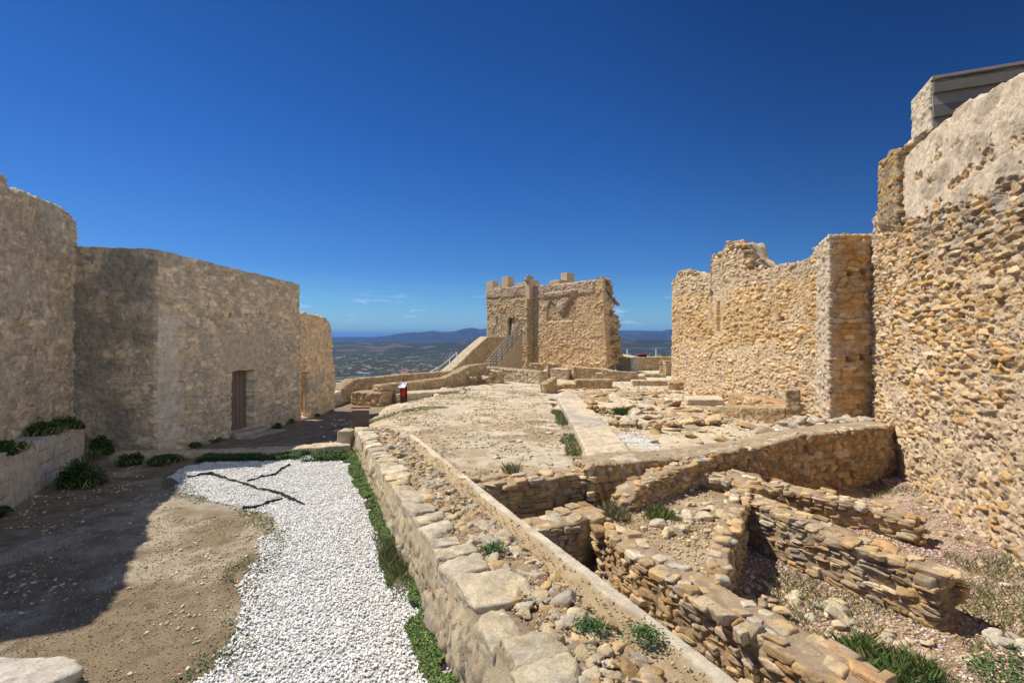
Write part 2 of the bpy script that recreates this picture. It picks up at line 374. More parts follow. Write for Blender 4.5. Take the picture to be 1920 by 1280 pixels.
# ------------------------------------------------------------------ rocks
def ico(sub):
    import bmesh
    bm = bmesh.new(); bmesh.ops.create_icosphere(bm, subdivisions=sub, radius=1)
    v = np.array([q.co[:] for q in bm.verts]); f = np.array([[w.index for w in q.verts] for q in bm.faces]); bm.free(); return v, f
ICO = {k: ico(k) for k in (1, 2, 3, 4)}
def cubegrid(n):
    V = []; Fq = []; idx = {}
    def vid(p):
        k = tuple(np.round(p, 5)); 
        if k not in idx: idx[k] = len(V); V.append(p)
        return idx[k]
    g = np.linspace(-1, 1, n + 1)
    for ax in range(3):
        for s in (-1, 1):
            for i in range(n):
                for j in range(n):
                    q = []
                    for a, b in ((0, 0), (1, 0), (1, 1), (0, 1)):
                        p_ = [0, 0, 0]; p_[ax] = s; p_[(ax + 1) % 3] = g[i + a]; p_[(ax + 2) % 3] = g[j + b]; q.append(vid(p_))
                    Fq.append(q if s > 0 else q[::-1])
    return np.array(V, float), np.array(Fq)
CUBE = {2: cubegrid(4), 3: cubegrid(8), 4: cubegrid(16)}
def rock_templates(sub, n, seed, kind='block'):
    rng = np.random.default_rng(seed); D, Fc = CUBE[sub] if (sub in CUBE and kind != 'pebble') else ICO[sub]; out = []
    D = D / np.linalg.norm(D, axis=1)[:, None]
    for i in range(n):
        pl = []
        for ax in range(3):
            for s in (-1, 1):
                nn = np.zeros(3); nn[ax] = s; nn += rng.normal(0, .10 if kind != 'rough' else .25, 3); nn /= np.linalg.norm(nn); pl.append((nn, 1.0 * rng.uniform(.82, 1.0)))
        for k in range(11 if kind == 'rough' else 8):
            nn = rng.normal(0, 1, 3); nn /= np.linalg.norm(nn)
            pl.append((nn, rng.uniform(.72, 1.05) if kind == 'rough' else rng.uniform(.98, 1.34)))
        r = np.full(len(D), 1e9); acc = 0; p = 34.0 if kind != 'pebble' else 4.0
        for nn, dd in pl:
            q = np.maximum(D @ nn, 1e-3) / dd; acc = acc + q ** p
        r = acc ** (-1 / p)
        nz = fbm(D[:, 0] * 3 + i * 9, D[:, 1] * 3, D[:, 2] * 3, seed + i, 6, .62) - .5
        rd = np.abs(fbm(D[:, 0] * 4 + i * 5, D[:, 1] * 4, D[:, 2] * 4, seed + 40 + i, 4) - .5)
        r = r * (1 + nz * (.14 if kind != 'pebble' else .25) - rd * (.30 if kind != 'pebble' else 0))
        V = D * r[:, None]
        out.append(V)
    return np.array(out), Fc
TPL = {}
def tpl(sub, kind):
    k = (sub, kind)
    if k not in TPL: TPL[k] = rock_templates(sub, 14, 100 + sub, kind)
    return TPL[k]
def rotm(rx, ry, rz):
    cx, sx, cy, sy, cz, sz = np.cos(rx), np.sin(rx), np.cos(ry), np.sin(ry), np.cos(rz), np.sin(rz)
    R = np.empty((len(rx), 3, 3))
    R[:, 0, 0] = cz * cy; R[:, 0, 1] = cz * sy * sx - sz * cx; R[:, 0, 2] = cz * sy * cx + sz * sx
    R[:, 1, 0] = sz * cy; R[:, 1, 1] = sz * sy * sx + cz * cx; R[:, 1, 2] = sz * sy * cx - cz * sx
    R[:, 2, 0] = -sy; R[:, 2, 1] = cy * sx; R[:, 2, 2] = cy * cx
    return R
def rocks_data(pos, half, rot, col, sub=2, kind='block', seed=0):
    pos = np.asarray(pos, float); half = np.asarray(half, float); rot = np.asarray(rot, float); col = np.asarray(col, float)
    T, Fc = tpl(sub, kind); rng = np.random.default_rng(seed); k = rng.integers(0, len(T), len(pos))
    R = rotm(rot[:, 0], rot[:, 1], rot[:, 2])
    V = T[k] * half[:, None, :]
    V = np.einsum('nij,nvj->nvi', R, V) + pos[:, None, :]
    nv = T.shape[1]
    f = Fc[None] + (np.arange(len(pos)) * nv)[:, None, None]
    c = np.repeat(col[:, None, :], nv, 1)
    V = V.reshape(-1, 3); c = c.reshape(-1, 3)
    if sub >= 2:
        q = fbm(V[:, 0] * 11, V[:, 1] * 11, V[:, 2] * 11, 7, 3)
        c = c * (.66 + .62 * q)[:, None]
        li = sm(.54, .66, fbm(V[:, 0] * 5 + 40, V[:, 1] * 5, V[:, 2] * 5, 17, 4))[:, None] * .45; c = c * (1 - li) + np.array([.34, .32, .28]) * li
        sp = sm(.60, .72, fbm(V[:, 0] * 26, V[:, 1] * 26, V[:, 2] * 26, 19, 3))[:, None] * .35; c = c * (1 - sp) + c * .45 * sp
    return V, f.reshape(-1, Fc.shape[1]), c
def rocks(name, pos, half, rot, col, sub=2, kind='block', seed=0, mat=None, parent=None):
    V, f, c = rocks_data(pos, half, rot, col, sub, kind, seed)
    return mk(name, V, [f], c, mat or M_ROCK, parent, smooth=True)
def merge(name, parts, mat, parent=None):
    Vs, Fs3, Fs4, Cs, b = [], [], [], [], 0
    for V, f, c in parts:
        Vs.append(V); Cs.append(c); (Fs3 if f.shape[1] == 3 else Fs4).append(f + b); b += len(V)
    fs = []
    if Fs3: fs.append(np.concatenate(Fs3))
    if Fs4: fs.append(np.concatenate(Fs4))
    return mk(name, np.concatenate(Vs), fs, np.concatenate(Cs), mat, parent)

def drystone(name, center, w, ztop, zbot, pal, seed=1, hrow=(.05, .11), lrow=(.10, .30), sides=(1, 1), ends=(1, 1), cap=True, capsz=(.10, .22), sub=2, label=None, cat='wall', group=None, mcol=(.40, .30, .20), jag=.03, capz=.0, endtone=None):
    """stones laid course by course round a mortar core; the core carries the thing, the stones are its part"""
    rng = np.random.default_rng(seed)
    loop, target = thick(center, w)
    P = np.array(center, float); n = len(P); ws = np.full(n, w) if np.isscalar(w) else np.array(w, float)
    loopc, targetc = thick(center, ws - .055)
    st = dict(su=.14, sv=.07, depth=.03, mortar=.5, mvar=.5, pal=pal, mcol=mcol, seed=seed, wav=.03)
    root = ribbon(name, loopc, targetc, lambda x, y: ztop(x, y) - .012, zbot, .03, st, mat=M_SOIL)
    tag(root, label, cat, group)
    pos, half, rot, col = [], [], [], []
    m = len(loop)
    edges = []
    for i in range(m):
        a, b = loop[i], loop[(i + 1) % m]
        if i < n - 1: on = sides[0]
        elif i == n - 1: on = ends[1]
        elif i < 2 * n - 1: on = sides[1]
        else: on = ends[0]
        if on: edges.append((a, b))
    for a, b in edges:
        d, nn, L = seg_norm(a, b); ang = math.atan2(d[1], d[0])
        zb_ = zbot if np.isscalar(zbot) else float(zbot(np.array([a[0]]), np.array([a[1]]))[0])
        zmx = float(max(ztop(np.array([a[0], b[0], (a[0] + b[0]) / 2]), np.array([a[1], b[1], (a[1] + b[1]) / 2]))))
        z = zb_ + .03
        while z < zmx - .02:
            hr = rng.uniform(*hrow) * (1.5 if rng.random() < .22 else 1.0); s = -rng.uniform(0, .15)
            while s < L:
                l = rng.uniform(*lrow) * (.7 + hr * 5); h = hr * rng.uniform(.75, 1.1)
                cs = s + l / 2; x = a[0] + d[0] * cs; y = a[1] + d[1] * cs
                if cs < L + .03:
                    zt = float(ztop(np.array([x]), np.array([y]))[0])
                    if z + hr * .6 < zt + .01:
                        dp = rng.uniform(.07, .12); o = rng.normal(0, .014)
                        pos.append((x + nn[0] * (o - dp * .75), y + nn[1] * (o - dp * .75), z + hr / 2 + rng.normal(0, .006)))
                        half.append((l / 2 * .99, dp, h / 2)); rot.append((rng.normal(0, .10), rng.normal(0, .09), ang + rng.normal(0, .12)))
                        col.append(pick(pal, np.array([rng.random()]))[0] * rng.uniform(.75, 1.1))
                        if rng.random() < .35 and hr > .055:          # two thin slabs instead of one stone
                            q = pos.pop(); hf = half.pop(); rt = rot.pop(); c0 = col.pop(); fsp = rng.uniform(.35, .65)
                            for zo, ff in ((-(1 - fsp) * hf[2], fsp), (fsp * hf[2], 1 - fsp)):
                                pos.append((q[0] + nn[0] * rng.normal(0, .012), q[1] + nn[1] * rng.normal(0, .012), q[2] + zo)); half.append((hf[0] * rng.uniform(.7, 1.05), hf[1], hf[2] * ff)); rot.append(rt); col.append(c0 * rng.uniform(.8, 1.1))
                s += l * .97
            z += hr * .96
    if cap:
        fn, cum = along(center); L = cum[-1]; s = .05
        while s < L:
            i = min(np.searchsorted(cum, s) - 1, n - 2); i = max(i, 0); t = (s - cum[i]) / (cum[i + 1] - cum[i]); c = P[i] * (1 - t) + P[i + 1] * t
            d, nn, _ = seg_norm(P[i], P[i + 1]); wl = ws[i] * (1 - t) + ws[i + 1] * t; ang = math.atan2(d[1], d[0])
            q = -wl / 2 + .03; step = rng.uniform(*capsz)
            while q < wl / 2 - .02:
                ww = rng.uniform(capsz[0], capsz[1]) * 1.0; cc = c + nn * (q + ww / 2) + d * rng.normal(0, .03)
                if q + ww / 2 < wl / 2:
                    zt = float(ztop(np.array([cc[0]]), np.array([cc[1]]))[0])
                    if rng.random() < .85:
                        hh = rng.uniform(.03, .06)
                        pos.append((cc[0], cc[1], zt - hh * .62 + capz + rng.normal(0, .010))); half.append((step / 2 * rng.uniform(.85, 1.15), ww / 2 * .95, hh))
                        rot.append((rng.normal(0, .08), rng.normal(0, .08), ang + rng.normal(0, .4)))
                        col.append(pick(np.concatenate([P_PALE[:3], pal, P_GREY[:2]]), np.array([rng.random()]))[0])
                q += ww + rng.uniform(0, .03)
            s += step * 1.02
    V, f, c = rocks_data(pos, half, rot, col, sub, 'block', seed)
    o = mk('stone_facing', V, [f], c, M_ROCK); o.parent = root
    return root

# ------------------------------------------------------------------ the lie of the land
def XL(Y): return 1.33 - .43 * Y                     # foot of the retaining wall beside the gravel
WW = 1.36                                            # its width
def yline(x):                                        # line of the pit's back walls
    return np.interp(x, [-3, -.6, 1.4, 8.7, 12], [7.3, 7.75, 8.35, 11.0, 11.6])
PLAT = [(1.15, 6.9), (1.75, 7.75), (2.4, 8.3), (3.6, 9.1), (4.3, 9.35), (4.7, 9.0), (4.3, 8.2), (3.65, 7.75), (3.15, 6.95), (2.62, 6.15), (2.15, 5.4), (1.75, 5.55)]
def inpoly(x, y, poly):
    r = np.zeros(np.shape(x), bool); n = len(poly)
    for i in range(n):
        x0, y0 = poly[i]; x1, y1 = poly[(i + 1) % n]
        if y0 == y1: continue
        c = ((y0 > y) != (y1 > y)) & (x < (x1 - x0) * (y - y0) / (y1 - y0) + x0); r ^= c
    return r
def zcourt(x, y): return np.interp(y, [7, 12, 18, 26, 40], [.62, .58, .46, .38, .32])
def zterr(x, y): return np.interp(y, [7, 12, 16, 22, 30, 40], [.74, .70, .62, .50, .40, .32])
def ground_z(x, y, noise=True):
    x = np.asarray(x, float); y = np.asarray(y, float)
    road = .0 + .012 * np.clip(y - 14, 0, 30) + .10 * sm(-8.5, -11, x)
    xl = XL(y)
    cz = zcourt(x, y); w2 = np.interp(y, [8, 19, 30], [1.85, 2.2, 2.4])
    up = cz + (zterr(x, y) - cz) * sm(w2 - .2, w2 + .2, x)
    # step between road and court, spreading to a gentle bank beyond the wall's end
    spread = np.interp(y, [12.3, 13, 16, 22], [.1, .8, 2.4, 4.0])
    edge = np.where(y < 12.6, xl + .5, -4.15 - .02 * (y - 12.6))
    a = sm(0, 1, (x - edge + spread * .55) / spread)
    z = road + (up - road) * a
    pit = (y < yline(x) + .22) & (x > xl + .7) & (y < 12)
    pz = -.16 - .10 * sm(5.5, 7.5, x) + .06 * (fbm(x * .8, y * .8, None, 4, 2) - .5)
    pz = np.where(inpoly(x, y, PLAT), .33 + .10 * (fbm(x * 2, y * 2, None, 8, 3) - .5), pz)
    # fill banked against the back wall left of the pit's right half
    fx = sm(3.2, 3.9, x) * sm(5.6, 4.4, x) * sm(1.0, .3, yline(x) - y)
    pz = np.maximum(pz, pz + (.45 - pz) * fx)
    # earth at the foot of the lower inner wall and along the big wall
    pz = pz + .16 * sm(.9, .1, (4.22 + .42 * y) - x) + .12 * sm(1.2, .0, x - 4.9) * sm(5.0, 4.0, y) * sm(3.6, 4.4, x)
    z = np.where(pit, pz, z)
    if noise:
        n1 = fbm(x * .9, y * .9, None, 61, 4) - .5; n2 = fbm(x * 6, y * 6, None, 62, 4) - .5
        z = z + n1 * .10 * sm(2, 9, y) + n2 * .035
        # rocky slabs
        sl = sm(.56, .62, fbm(x * .8 + y * .3, y * 1.2, None, 66, 4)) * (x > w2) * (y > 9)
        z = z + sl * .04
    # the rock falls away outside the ramparts
    out = np.maximum.reduce([(y - 43.0) * 1.0, (np.abs(x) - 32) * .8, -(x + 7.3) * 1.2 * sm(19.5, 22, y) - 1.6, (y - 25.8 + (x + 7) * -.42) * 1.0 * (x < 2.0)])
    out = np.clip(out, 0, 60)
    return z - out * .8

xs = np.concatenate([-70 + np.arange(0, 56, 2.0), np.arange(-13.5, -7.4, .12), np.arange(-7.4, 9.0, .034), np.arange(9.0, 15, .12), np.arange(15, 71, 2.0)])
ys = [1.5]
while ys[-1] < 70: ys.append(ys[-1] + max(.033, min(.4, .033 * (ys[-1] / 7) ** 1.5)) if ys[-1] < 45 else ys[-1] + 2)
ys = np.concatenate([[-30, -15, -5, 0], np.array(ys)])
GX, GY = np.meshgrid(xs, ys); GZ = ground_z(GX, GY)
def ground_col(x, y):
    n = fbm(x * 1.3, y * 1.3, None, 71, 5); n2 = fbm(x * 5, y * 5, None, 72, 4); n3 = fbm(x * .45, y * .6, None, 73, 4)
    A = lambda *c: np.array(c)
    lp = lambda a, b, w: a * (1 - w[..., None]) + b * w[..., None]
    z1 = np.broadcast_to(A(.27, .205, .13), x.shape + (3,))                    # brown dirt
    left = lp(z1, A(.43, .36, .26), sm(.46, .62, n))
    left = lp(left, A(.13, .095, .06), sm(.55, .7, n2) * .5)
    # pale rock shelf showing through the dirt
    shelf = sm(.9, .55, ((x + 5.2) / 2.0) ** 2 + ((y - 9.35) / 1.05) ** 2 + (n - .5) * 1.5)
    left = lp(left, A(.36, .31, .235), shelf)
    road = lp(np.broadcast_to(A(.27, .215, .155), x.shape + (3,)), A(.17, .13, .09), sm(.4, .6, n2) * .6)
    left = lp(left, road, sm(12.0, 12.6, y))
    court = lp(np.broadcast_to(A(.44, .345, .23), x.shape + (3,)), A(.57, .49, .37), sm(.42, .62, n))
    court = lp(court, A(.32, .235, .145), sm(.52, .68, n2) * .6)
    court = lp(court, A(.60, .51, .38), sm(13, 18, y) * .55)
    terr = lp(np.broadcast_to(A(.62, .53, .39), x.shape + (3,)), A(.50, .38, .25), sm(.46, .6, n3))
    terr = lp(terr, A(.58, .42, .30), sm(.5, .62, n) * .5)
    pit = lp(np.broadcast_to(A(.36, .27, .17), x.shape + (3,)), A(.48, .38, .26), sm(.4, .6, n))
    pit = lp(pit, A(.22, .165, .10), sm(.5, .7, n2) * .5)
    w2 = np.interp(y, [8, 19, 30], [1.85, 2.2, 2.4]); edge = np.where(y < 12.6, XL(y) + .5, -4.6 - .08 * (y - 12.6))
    c = np.where((x > edge)[..., None], court, left)
    c = np.where((x > w2)[..., None], terr, c)
    pm = (y < yline(x) + .22) & (x > XL(y) + .7) & (y < 12)
    c = np.where(pm[..., None], pit, c)
    c = lp(c, A(.10, .11, .06), sm(0, 6, np.maximum(y - 44, np.abs(x) - 33)))
    return c
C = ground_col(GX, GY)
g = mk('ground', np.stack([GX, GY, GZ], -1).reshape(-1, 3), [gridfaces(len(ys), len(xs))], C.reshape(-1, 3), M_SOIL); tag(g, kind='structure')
def gz(x, y): return ground_z(np.atleast_1d(np.asarray(x, float)), np.atleast_1d(np.asarray(y, float)))
def gz1(x, y): return float(gz(x, y)[0])

# ------------------------------------------------------------------ valley and mountains far below
VZ = -230.0
def far_profile(px, pts):
    return np.interp(px, [p[0] for p in pts], [p[1] for p in pts])
def valley_z(x, y):
    r = np.hypot(x, y); az = np.arctan2(x, np.maximum(y, 1)); px = CX + F * np.tan(np.clip(az, -1.35, 1.35))
    z = VZ + 45 * (fbm(x / 1500, y / 1500, None, 201, 4) - .5) * sm(2500, 6000, r)
    z = z + (230 - 5) * np.exp(-(r / 330) ** 2) * .0 + 205 * sm(700, 40, r)
    def ridge(r0, wdt, pts, nz, sd):
        ytop = far_profile(px, pts); hh = EYE + (H0 - ytop) / F * r0 * np.cos(az) - VZ
        rr = r0 * (1 + .14 * (fbm(az * 6 + sd, az * 0, None, sd, 3) - .5))
        sh = np.exp(-((r - rr) / wdt) ** 2)
        rgh = 1 - nz * fbm(x / (wdt * .35), y / (wdt * .35), None, sd + 3, 5) * (1 - sh * .8) * 1.3
        return hh * sh * rgh
    a = ridge(8200, 1700, [(0, 652), (600, 650), (700, 646), (800, 643), (870, 638), (905, 642), (960, 648), (1100, 645), (1157, 638), (1210, 636), (1262, 636), (1500, 640), (1920, 646)], .5, 211)
    a2 = ridge(13000, 2200, [(0, 646), (620, 639), (700, 640), (800, 642), (1000, 640), (1920, 640)], .5, 214)
    b = ridge(24000, 4200, [(0, 634), (600, 637), (650, 635), (700, 633), (740, 626), (777, 621.5), (792, 624), (812, 621.5), (840, 621), (855, 619.5), (868, 615), (885, 613), (900, 616), (915, 614), (1000, 615), (1100, 621), (1157, 622), (1178, 620), (1200, 623), (1218, 621), (1235, 622), (1248, 618), (1262, 617), (1400, 612), (1920, 630)], .45, 217)
    b2 = ridge(38000, 5000, [(0, 632), (600, 632), (640, 631), (700, 631), (760, 626), (812, 619), (830, 622), (1100, 622), (1175, 618), (1230, 620), (1920, 626)], .3, 219)
    return z + a + a2 + b + b2
rr = np.concatenate([[40, 90, 150, 250, 400, 600], np.geomspace(800, 60000, 480)])
aa = np.concatenate([np.linspace(-pi, -.62, 40)[:-1], np.linspace(-.62, .62, 620), np.linspace(.62, pi, 40)[1:]])
RR, AA = np.meshgrid(rr, aa, indexing='ij'); VX, VY = RR * np.sin(AA), RR * np.cos(AA)
VZZ = valley_z(VX, VY)
F1, E, ID, dx, dy = cells(VX * .9 + VY * .25, VY - VX * .2, 230, 150, 301)
F1c, Ec, IDc, dx, dy = cells(VX, VY, 90, 60, 303)
fp = np.array([(.045, .070, .030), (.060, .085, .035), (.035, .055, .028), (.10, .095, .05), (.05, .065, .035), (.075, .10, .04), (.14, .11, .07), (.04, .06, .03)])
vc = (pick(fp, ID) * .6 + pick(fp, IDc) * .4) * np.array([.42, .45, .46])
road = (E < .05) & (_h(np.floor(ID * 999), ID * 0, ID * 0, 5) > .5)
vc = vc * (.55 + .9 * fbm(VX / 60, VY / 60, None, 311, 3))[..., None]
vc = np.where(road[..., None], np.array([.24, .21, .17]), vc)
bare = sm(.67, .72, fbm(VX / 700, VY / 420, None, 315, 5)); vc = vc * (1 - bare[..., None]) + np.array([.15, .11, .07]) * bare[..., None]
hill = sm(VZ + 15, VZ + 60, VZZ); scrub = np.array([.022, .030, .020]) * (.7 + .9 * fbm(VX / 160, VY / 160, None, 307, 4))[..., None]
vc = vc * (1 - hill[..., None]) + scrub * hill[..., None]
rockp = sm(.62, .70, fbm(VX / 260, VY / 260, None, 309, 4)) * hill; vc = vc * (1 - rockp[..., None] * .6) + np.array([.12, .10, .08]) * rockp[..., None] * .6
v = mk('valley_plain', np.stack([VX, VY, VZZ], -1).reshape(-1, 3), [gridfaces(len(rr), len(aa))], vc.reshape(-1, 3), M_FAR); tag(v, kind='structure')

# farmhouses and sheds scattered over the plain
rng = np.random.default_rng(77)
spots = []
for (cx_, cy_, k, sp) in [(760, 697, 16, 14), (700, 691, 9, 16), (690, 674, 8, 26), (800, 686, 7, 20), (735, 660, 6, 20), (1215, 644, 12, 10), (850, 668, 5, 18), (1190, 657, 6, 20), (640, 715, 5, 10), (672, 700, 4, 8)]:
    for i in range(k):
        spots.append((cx_ + rng.normal(0, sp), cy_ + rng.normal(0, sp * .16)))
white = np.array([.75, .72, .66])
for i, (px, py) in enumerate(spots):
    Y = (EYE - VZ) * F / (max(py, 648) - H0)
    X = (px - CX) / F * Y; z = float(valley_z(np.array([X]), np.array([Y]))[0])
    L, D, Hh = rng.uniform(14, 34), rng.uniform(9, 16), rng.uniform(4, 8); a = rng.uniform(0, 3.1); big = 1.2
    o = MB().box((X, Y, z + Hh / 2 - 1), (L * big, D * big, Hh + 2), a, tuple(white * rng.uniform(.75, 1.0))).build('farmhouse', M_CONC)
    tag(o, 'tiny white farmhouse far down on the green plain', 'farmhouse', 'farmhouses scattered over the plain')
    r = MB(); hx, hy = L * big * .53, D * big * .55; b0 = z + Hh
    pts = [(-hx, -hy, 0), (hx, -hy, 0), (hx, hy, 0), (-hx, hy, 0), (-hx, 0, 3), (hx, 0, 3)]
    r.v = [(X + p[0] * cos(a) - p[1] * sin(a), Y + p[0] * sin(a) + p[1] * cos(a), b0 + p[2]) for p in pts]; r.c = [(.40, .20, .13)] * 6
    r.f = [[0, 1, 5, 4], [2, 3, 4, 5], [0, 3, 2, 1], [1, 2, 5], [3, 0, 4]]
    r.build('roof', M_CONC, o)
for px, py, L, colr, lab in [(683, 702, 70, (.16, .42, .70), 'long warehouse with a bright blue roof on the plain'), (640, 722, 60, (.62, .64, .66), 'low warehouse with a pale grey roof below the castle')]:
    Y = (EYE - VZ) * F / (py - H0); X = (px - CX) / F * Y; z = float(valley_z(np.array([X]), np.array([Y]))[0])
    o = MB().box((X, Y, z + 4), (L, 30, 10), .1, (.6, .6, .58)).build('warehouse', M_CONC); tag(o, lab, 'warehouse')
    MB().box((X, Y, z + 9.6), (L + 3, 33, 1.2), .1, colr).build('roof', M_CONC, o)

# ------------------------------------------------------------------ styles
S_BIG = dict(su=.22, sv=.092, depth=.10, mortar=.27, mvar=1.7, pits=.7, small=-.10, edge=.16, warp=.9, pal=np.concatenate([P_WARM[[0, 1, 3, 4, 5, 6, 8]] * 1.05, P_PALE[:3], P_GREY[:2]]) * np.array([1.04, .94, .80]), mcol=(.60, .46, .305), seed=3, wav=.05, jv=.3)
S_MID = dict(su=.26, sv=.12, jv=.3, small=-.06, edge=.16, depth=.08, pits=.5, mortar=.36, mvar=1.3, pal=np.concatenate([P_WARM[[0, 1, 3, 4, 6, 8]] * 1.05, P_PALE[:3]]) * np.array([1.04, .93, .76]), mcol=(.60, .455, .285), seed=9, wav=.08)
S_LEFT = dict(small=-.06, edge=.15, su=.26, sv=.13, jv=.35, depth=.05, mortar=.24, mvar=.9, pits=.3, pal=P_LEFT, mcol=(.45, .385, .29), seed=21, wav=.05)
S_FAR = dict(su=.30, sv=.16, jv=.3, depth=.085, mortar=.12, mvar=.9, pal=P_WARM * 1.08, mcol=(.58, .43, .25), seed=31, wav=.08)
S_RUB = dict(su=.20, sv=.11, depth=.075, mortar=.10, mvar=.6, pal=P_OCH, mcol=(.36, .27, .165), seed=41, wav=.04)
S_PLA = dict(su=.26, sv=.16, depth=.035, mortar=.45, mvar=.6, pal=P_WARM, mcol=(.55, .45, .31), seed=51, wav=.03, top_mortar=1.2)
def line(c, t, Y): return (c + t * Y, Y)
def tintmix(t, w): return dict(tint=np.array(t), tintw=w)

P_LEFT *= 1.48
# ------------------------------------------------------------------ big rubble wall on the right
B0, B1 = line(4.22, .42, 12.55), line(4.22, .42, 3.0)      # left end far, right end near
bdir, bn, bL = seg_norm(B0, B1)                               # runs towards the camera side; normal to the left
def B_t(x, y): return (x - B0[0]) * bdir[0] + (y - B0[1]) * bdir[1]
def bz(x, y):
    t = B_t(x, y)
    return np.interp(t, [0, .5, .9, 1.2, 2.0, 2.3, 2.45, 5, 6.7, 12], [6.10, 6.2, 6.3, 6.6, 6.7, 6.75, 6.90, 6.84, 6.50, 6.4]) + (fbm(x * 5, y * 5, None, 31, 4, .7) - .5) * .16
def bmod(X, Y, Z, U):
    t = B_t(X, Y); n = fbm(X * 1.2, Y * 1.2, Z * 1.2, 401, 4) - .5
    # smooth lime render above, its lower edge ragged
    lo = np.interp(t, [1.6, 3.0, 4.6, 6.7, 9], [5.9, 5.45, 5.3, 5.02, 4.7]) + n * .7
    ren = sm(-.05, .05, Z - lo) * sm(2.25, 2.45, t)
    dark = sm(1.3, .1, lo - Z) * (1 - ren) * sm(2.2, 3.4, t)        # grey, deeply gapped stones just under it
    low = sm(2.6, 1.4, Z + n) * sm(.6, 2, t)                       # mortar-rich base
    mid = sm(.0, .5, n + .1) * (1 - ren)
    quo = sm(.42, .30, t + .08 * (np.floor(Z / .17) % 2))
    ren = ren * sm(.75, .67, fbm(X * 3.5, Y * 3.5, Z * 3.5, 413, 4) + .14 * sm(1.2, .1, Z - lo))
    mort = 1.3 * ren - .35 * dark + .42 * low + .18 * mid - .2 * quo
    tint = np.where((ren > .5)[..., None], np.array([.66, .55, .41]), np.where((quo > .5)[..., None], np.array([.52, .49, .43]), np.array([.33, .29, .24])))
    tw = np.clip(ren * .8 + quo * .55 + dark * .75 * sm(.35, .6, fbm(X * 3, Y * 3, Z * 3, 405, 3)), 0, .95)
    disp = ren * .018
    fl = ren * .86
    # square putlog holes in rows
    hole = np.zeros_like(t)
    for z0, sl, ph in ((4.45, 0, .2), (3.55, 0, .75), (2.6, 0, .4)):
        k = (t + ph) % 1.25
        hole = np.maximum(hole, ((np.abs(k - .6) < .085) & (np.abs(Z - z0 - .1 * np.sin(t * 3)) < .075) & (t > 1.5)) * 1.0)
    disp = disp - hole * .22
    # pilaster mass at the far top corner
    pil = 0 * t
    disp = disp
    mul = ((1 - .25 * pil) * (1 - ren * .35 * sm(.5, .68, fbm(X * 1.5, Y * 1.5, Z * 4, 409, 5))))[..., None]
    return dict(mortar=mort, tint=tint, tintw=tw, disp=disp, mul=mul, flat=fl, flath=.5)
nb = np.array([-bn[0], -bn[1]])
bback = lambda p: (p[0] - bn[0] * 1.5, p[1] - bn[1] * 1.5)
loop = [B0, B1, bback(B1), bback(B0)]
# outline must run so that its outward normal (dy,-dx) faces the yard
def fix(loop):
    a = sum(loop[i][0] * loop[(i + 1) % len(loop)][1] - loop[(i + 1) % len(loop)][0] * loop[i][1] for i in range(len(loop)))
    return loop if a > 0 else loop[::-1]
def block(name, loop, ztop, zbot, cell, st, mod=None, visible=None, tstep=.12, holes=(), mat=None, parent=None, inset=None, deform=None):
    l2 = fix(loop); cx = sum(p[0] for p in l2) / len(l2); cy = sum(p[1] for p in l2) / len(l2)
    vis = visible or (lambda a, b: 1)
    mult = []
    for i in range(len(l2)):
        a, b = l2[i], l2[(i + 1) % len(l2)]; d, nn, L = seg_norm(a, b)
        front = (nn[0] * (0 - (a[0] + b[0]) / 2) + nn[1] * (0 - (a[1] + b[1]) / 2)) > 0
        mult.append(1 if front else 6)
    zf = ztop if callable(ztop) else (lambda x, y: np.full(np.shape(x), float(ztop)))
    return ribbon(name, l2, lambda x, y: (np.full_like(x, cx), np.full_like(x, cy)), zf, zbot, cell, st, mod, mult, tstep, holes, mat, parent, deform=deform)
def strip(name, front, back_off, ztop, zbot, cell, st, mod=None, **kw):
    """wall whose visible face is the polyline `front`, thickened away from the camera by back_off"""
    P = np.array(front, float); n = len(P); Q = []
    for i in range(n):
        a = P[max(i - 1, 0)]; b = P[min(i + 1, n - 1)]; d = (b - a) / np.hypot(*(b - a)); nn = np.array([d[1], -d[0]])
        if nn @ (-P[i]) < 0: nn = -nn
        Q.append(P[i] - nn * back_off / 2)
    loop, target = thick(Q, back_off)
    l2 = fix(loop); mult = []
    for i in range(len(l2)):
        a, b = l2[i], l2[(i + 1) % len(l2)]; d, nn, L = seg_norm(a, b)
        mult.append(1 if (nn[0] * -(a[0] + b[0]) + nn[1] * -(a[1] + b[1])) > 0 else 5)
    return ribbon(name, l2, target, ztop, zbot, cell, st, mod, mult, **kw)
o = strip('castle_wall', [B0, B1], 1.5, bz, -.6, .0165, S_BIG, bmod, tstep=.05)
tag(o, 'huge ochre rubble wall at the right edge, smooth lime render along its top', 'wall')
# the upright stub on top of its far corner
def pz_(x, y): return 7.22 + (fbm(x * 4, y * 4, None, 37, 3) - .5) * .25
pa = (B0[0] + bdir[0] * 1.0 + bn[0] * .16, B0[1] + bdir[1] * 1.0 + bn[1] * .16); pb = (B0[0] + bdir[0] * 2.25 + bn[0] * .16, B0[1] + bdir[1] * 2.25 + bn[1] * .16)
o = strip('wall_pier', [(pa[0], pa[1]), (pb[0], pb[1])], 1.0, pz_, 5.35, .02, dict(S_BIG, depth=.05, mortar=.4, seed=5, mcol=(.36, .28, .19)), lambda X, Y, Z, U: dict(disp=-.14 * sm(5.75, 5.35, Z), mul=np.full(X.shape + (1,), .72)), tstep=.06)  # whole pier coloured darker, standing in for shade on its near face
tag(o, 'short broken pier standing on the corner of the huge right wall', 'pier')

